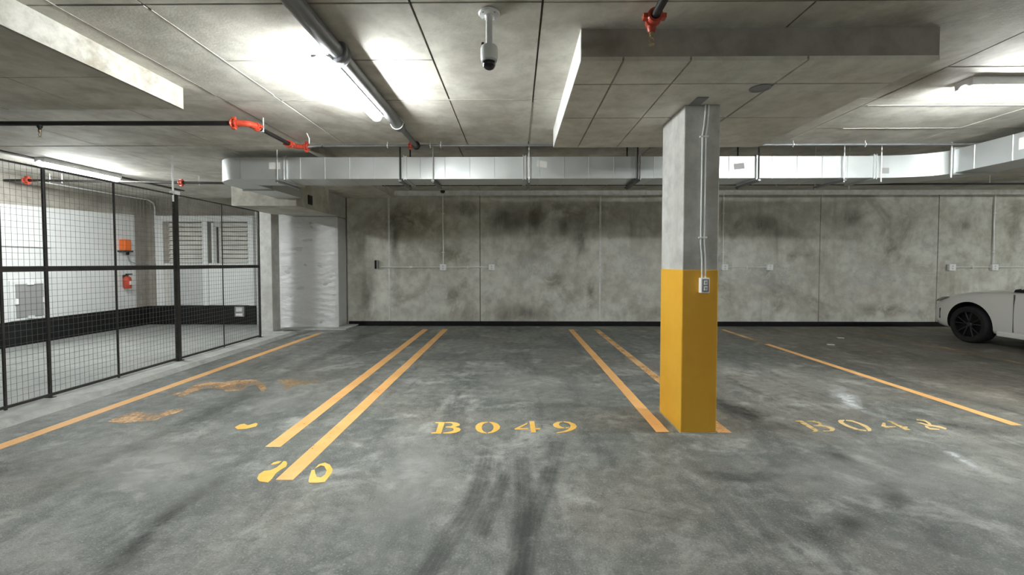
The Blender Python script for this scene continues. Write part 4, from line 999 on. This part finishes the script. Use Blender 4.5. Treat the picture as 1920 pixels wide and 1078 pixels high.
for ay in (AX1, AX2):
    c = MB().lathe([(0, -1.2), (0.415, -1.2), (0.415, -0.62), (0, -0.62)], (CX, ay, 0.335), 'X', 40).lathe([(0, 0.62), (0.415, 0.62), (0.415, 1.2), (0, 1.2)], (CX, ay, 0.335), 'X', 40).build('cut', M['black'])
    md = body.modifiers.new('b', 'BOOLEAN'); md.operation = 'DIFFERENCE'; md.object = c; md.solver = 'EXACT'
    try: md.material_mode = 'TRANSFER'
    except Exception: pass
    cut.append(c)
dg = bpy.context.evaluated_depsgraph_get(); dg.update()
me = bpy.data.meshes.new_from_object(body.evaluated_get(dg))
body.modifiers.clear(); body.data = me
me.polygons.foreach_set('use_smooth', [True] * len(me.polygons))
try: me.set_sharp_from_angle(angle=R(38))
except Exception: pass
for c in cut: bpy.data.objects.remove(c, do_unlink=True)
# cabin
mb = MB(); bm = mb.bm
gl = [(1.55, 0.80, 1.00, 1.02), (2.35, 0.72, 1.00, 1.40), (2.9, 0.70, 1.0, 1.455), (3.5, 0.68, 1.02, 1.42), (4.25, 0.74, 1.05, 1.08)]
rings = []
for s, W, z0, z1 in gl:
    wt = W * 0.8 if z1 > 1.2 else W
    half = [(W + 0.06, z0 - 0.03), (W + 0.04 - (z1 - z0) * 0.25, z0 + (z1 - z0) * 0.6), (wt * 0.92, z1 - 0.02), (wt * 0.6, z1), (0, z1 + 0.01)]
    ring = half + [(-w, z) for w, z in half[-2::-1]]
    rings.append([bm.verts.new((CX + w, CY - s, z)) for w, z in ring])
for a, b in zip(rings, rings[1:]):
    for k in range(len(a) - 1): bm.faces.new((a[k], a[k + 1], b[k + 1], b[k]))
MB_glass = mb.build('windows', M['glass_dark'], car, True)
mb = MB(); bm = mb.bm
rr = []
for s, w, z in ((2.3, 0.56, 1.395), (2.5, 0.58, 1.44), (2.9, 0.58, 1.475), (3.3, 0.57, 1.462), (3.6, 0.54, 1.42)):
    rr.append([bm.verts.new((CX + x * w, CY - s, z - 0.03 * x * x)) for x in (-1.0, -0.7, -0.35, 0, 0.35, 0.7, 1.0)])
for a, b in zip(rr, rr[1:]):
    for k in range(6): bm.faces.new((a[k], a[k + 1], b[k + 1], b[k]))
MB_r = mb.build('roof', M['car'], car, True)
sm_ = MB_r.modifiers.new('t', 'SOLIDIFY'); sm_.thickness = 0.02
for sgn in (-1, 1):
    for s0, s1, z0, z1 in ((1.62, 2.3, 1.03, 1.40), (3.55, 4.2, 1.40, 1.08), (2.95, 3.0, 1.03, 1.43)):
        w0 = 0.80 if z0 < 1.2 else 0.6; w1 = 0.6 if z1 > 1.2 else 0.78
        MB().tube([(CX + sgn * w0, CY - s0, z0), (CX + sgn * (w0 + w1) / 2 * 1.02, CY - (s0 + s1) / 2, (z0 + z1) / 2 + 0.015), (CX + sgn * w1, CY - s1, z1)], 0.035, 8).build('window_pillar', M['car'], car, True)
    x = CX + sgn * 0.9
    MB().bbox(min(x, x - sgn * 0.03) - 0.02, max(x, x - sgn * 0.03) + 0.02, CY - 3.24, CY - 1.36, 0.205, 0.285, 0.015).build('sill', M['white'] if sgn > 0 else M['car'], car)
    for s, zlo, zhi in ((1.60, 0.30, 0.93), (2.72, 0.30, 0.95), (3.40, 0.7, 0.97)):
        MB().bbox(CX + sgn * 0.905 - 0.012, CX + sgn * 0.905 + 0.012, CY - s - 0.004, CY - s + 0.004, zlo, zhi, 0.002).build('door_seam', M['dark_gap'], car)
    for s in (2.5, 3.3):
        MB().bbox(CX + sgn * 0.925 - 0.018, CX + sgn * 0.925 + 0.018, CY - s - 0.1, CY - s + 0.1, 0.80, 0.83, 0.01).build('door_handle', M['car'], car)
    mr = MB().lathe([(0, -0.1), (0.05, -0.09), (0.075, -0.04), (0.08, 0.03), (0.05, 0.09), (0, 0.1)], (CX + sgn * 0.99, CY - 1.95, 1.09), 'X', 16).build('mirror', M['car'], car, True)
    MB().bbox(CX + sgn * 0.9 - 0.05, CX + sgn * 0.9 + 0.05, CY - 1.98, CY - 1.92, 1.02, 1.06, 0.01).build('mirror_arm', M['black'], mr)
    # headlight wrapped round the front corner
    mb = MB(); bm = mb.bm
    P = [(0.17, 0.775, 0.71), (0.30, 0.828, 0.745), (0.42, 0.868, 0.79), (0.44, 0.858, 0.815), (0.32, 0.81, 0.795), (0.18, 0.755, 0.745)]
    lo = [bm.verts.new((CX + sgn * (w + 0.012), CY - s + 0.006, z)) for s, w, z in P]
    hi = [bm.verts.new((CX + sgn * (w - 0.06), CY - s - 0.02, z)) for s, w, z in P]
    bm.faces.new(lo)
    for k in range(6): bm.faces.new((lo[k], hi[k], hi[(k + 1) % 6], lo[(k + 1) % 6]))
    mb.build('headlight', M['lens'], car)
    MB().bbox(CX + sgn * 0.80 - 0.02, CX + sgn * 0.80 + 0.02, CY - 0.30, CY - 0.27, 0.38, 0.58, 0.006).build('air_slit', M['black'], car)
    MB().bbox(CX + sgn * 0.62 - 0.16, CX + sgn * 0.62 + 0.16, CY - 4.69, CY - 4.60, 0.76, 0.86, 0.02).build('tail_light', M['red'], car)
for dx in (-0.14, 0.14):
    MB().bbox(CX + dx - 0.12, CX + dx + 0.12, CY - 0.06, CY + 0.015, 0.42, 0.58, 0.02).build('grille', M['black'], car)
MB().box(CX - 0.62, CX + 0.62, CY - 4.3, CY - 0.35, 0.17, 0.3).build('underbody', M['black'], car)
MB().bbox(CX - 0.26, CX + 0.26, CY - 4.69, CY - 4.63, 0.56, 0.68, 0.004).build('plate_recess', M['sticker_grey'], car)
def wheel(y, sgn):
    c = (CX + sgn * 0.80, y, 0.335)
    R0 = 0.335
    pr = [(0.235, -0.105), (0.30, -0.112), (0.325, -0.095), (R0, -0.06), (R0, 0.06), (0.325, 0.095), (0.30, 0.112), (0.235, 0.105)]
    w = MB().lathe(pr + [pr[0]], c, 'X', 40).build('wheel', M['rubber'], car, True)
    o = sgn
    MB().lathe([(0.24, 0.10 * o), (0.225, 0.095 * o), (0.222, 0.02 * o), (0, 0.02 * o)], c, 'X', 36).build('rim', M['rim'], w, True)
    MB().lathe([(0.0, 0.085 * o), (0.035, 0.084 * o), (0.05, 0.07 * o), (0.05, 0.02 * o)], c, 'X', 20).build('hub', M['spoke'], w, True)
    for k in range(5):
        for d in (-0.13, 0.13):
            a = R(72 * k + 18); b = a + d
            p0 = Vector((c[0] + 0.07 * o, c[1] + 0.04 * math.cos(a), c[2] + 0.04 * math.sin(a)))
            p1 = Vector((c[0] + 0.088 * o, c[1] + 0.225 * math.cos(b + d), c[2] + 0.225 * math.sin(b + d)))
            MB().tube([p0, (p0 + p1) / 2 + Vector((0.006 * o, 0, 0)), p1], 0.0105, 6).build('spoke', M['spoke'], w, True)
for y in (AX1, AX2):
    for sgn in (-1, 1): wheel(y, sgn)
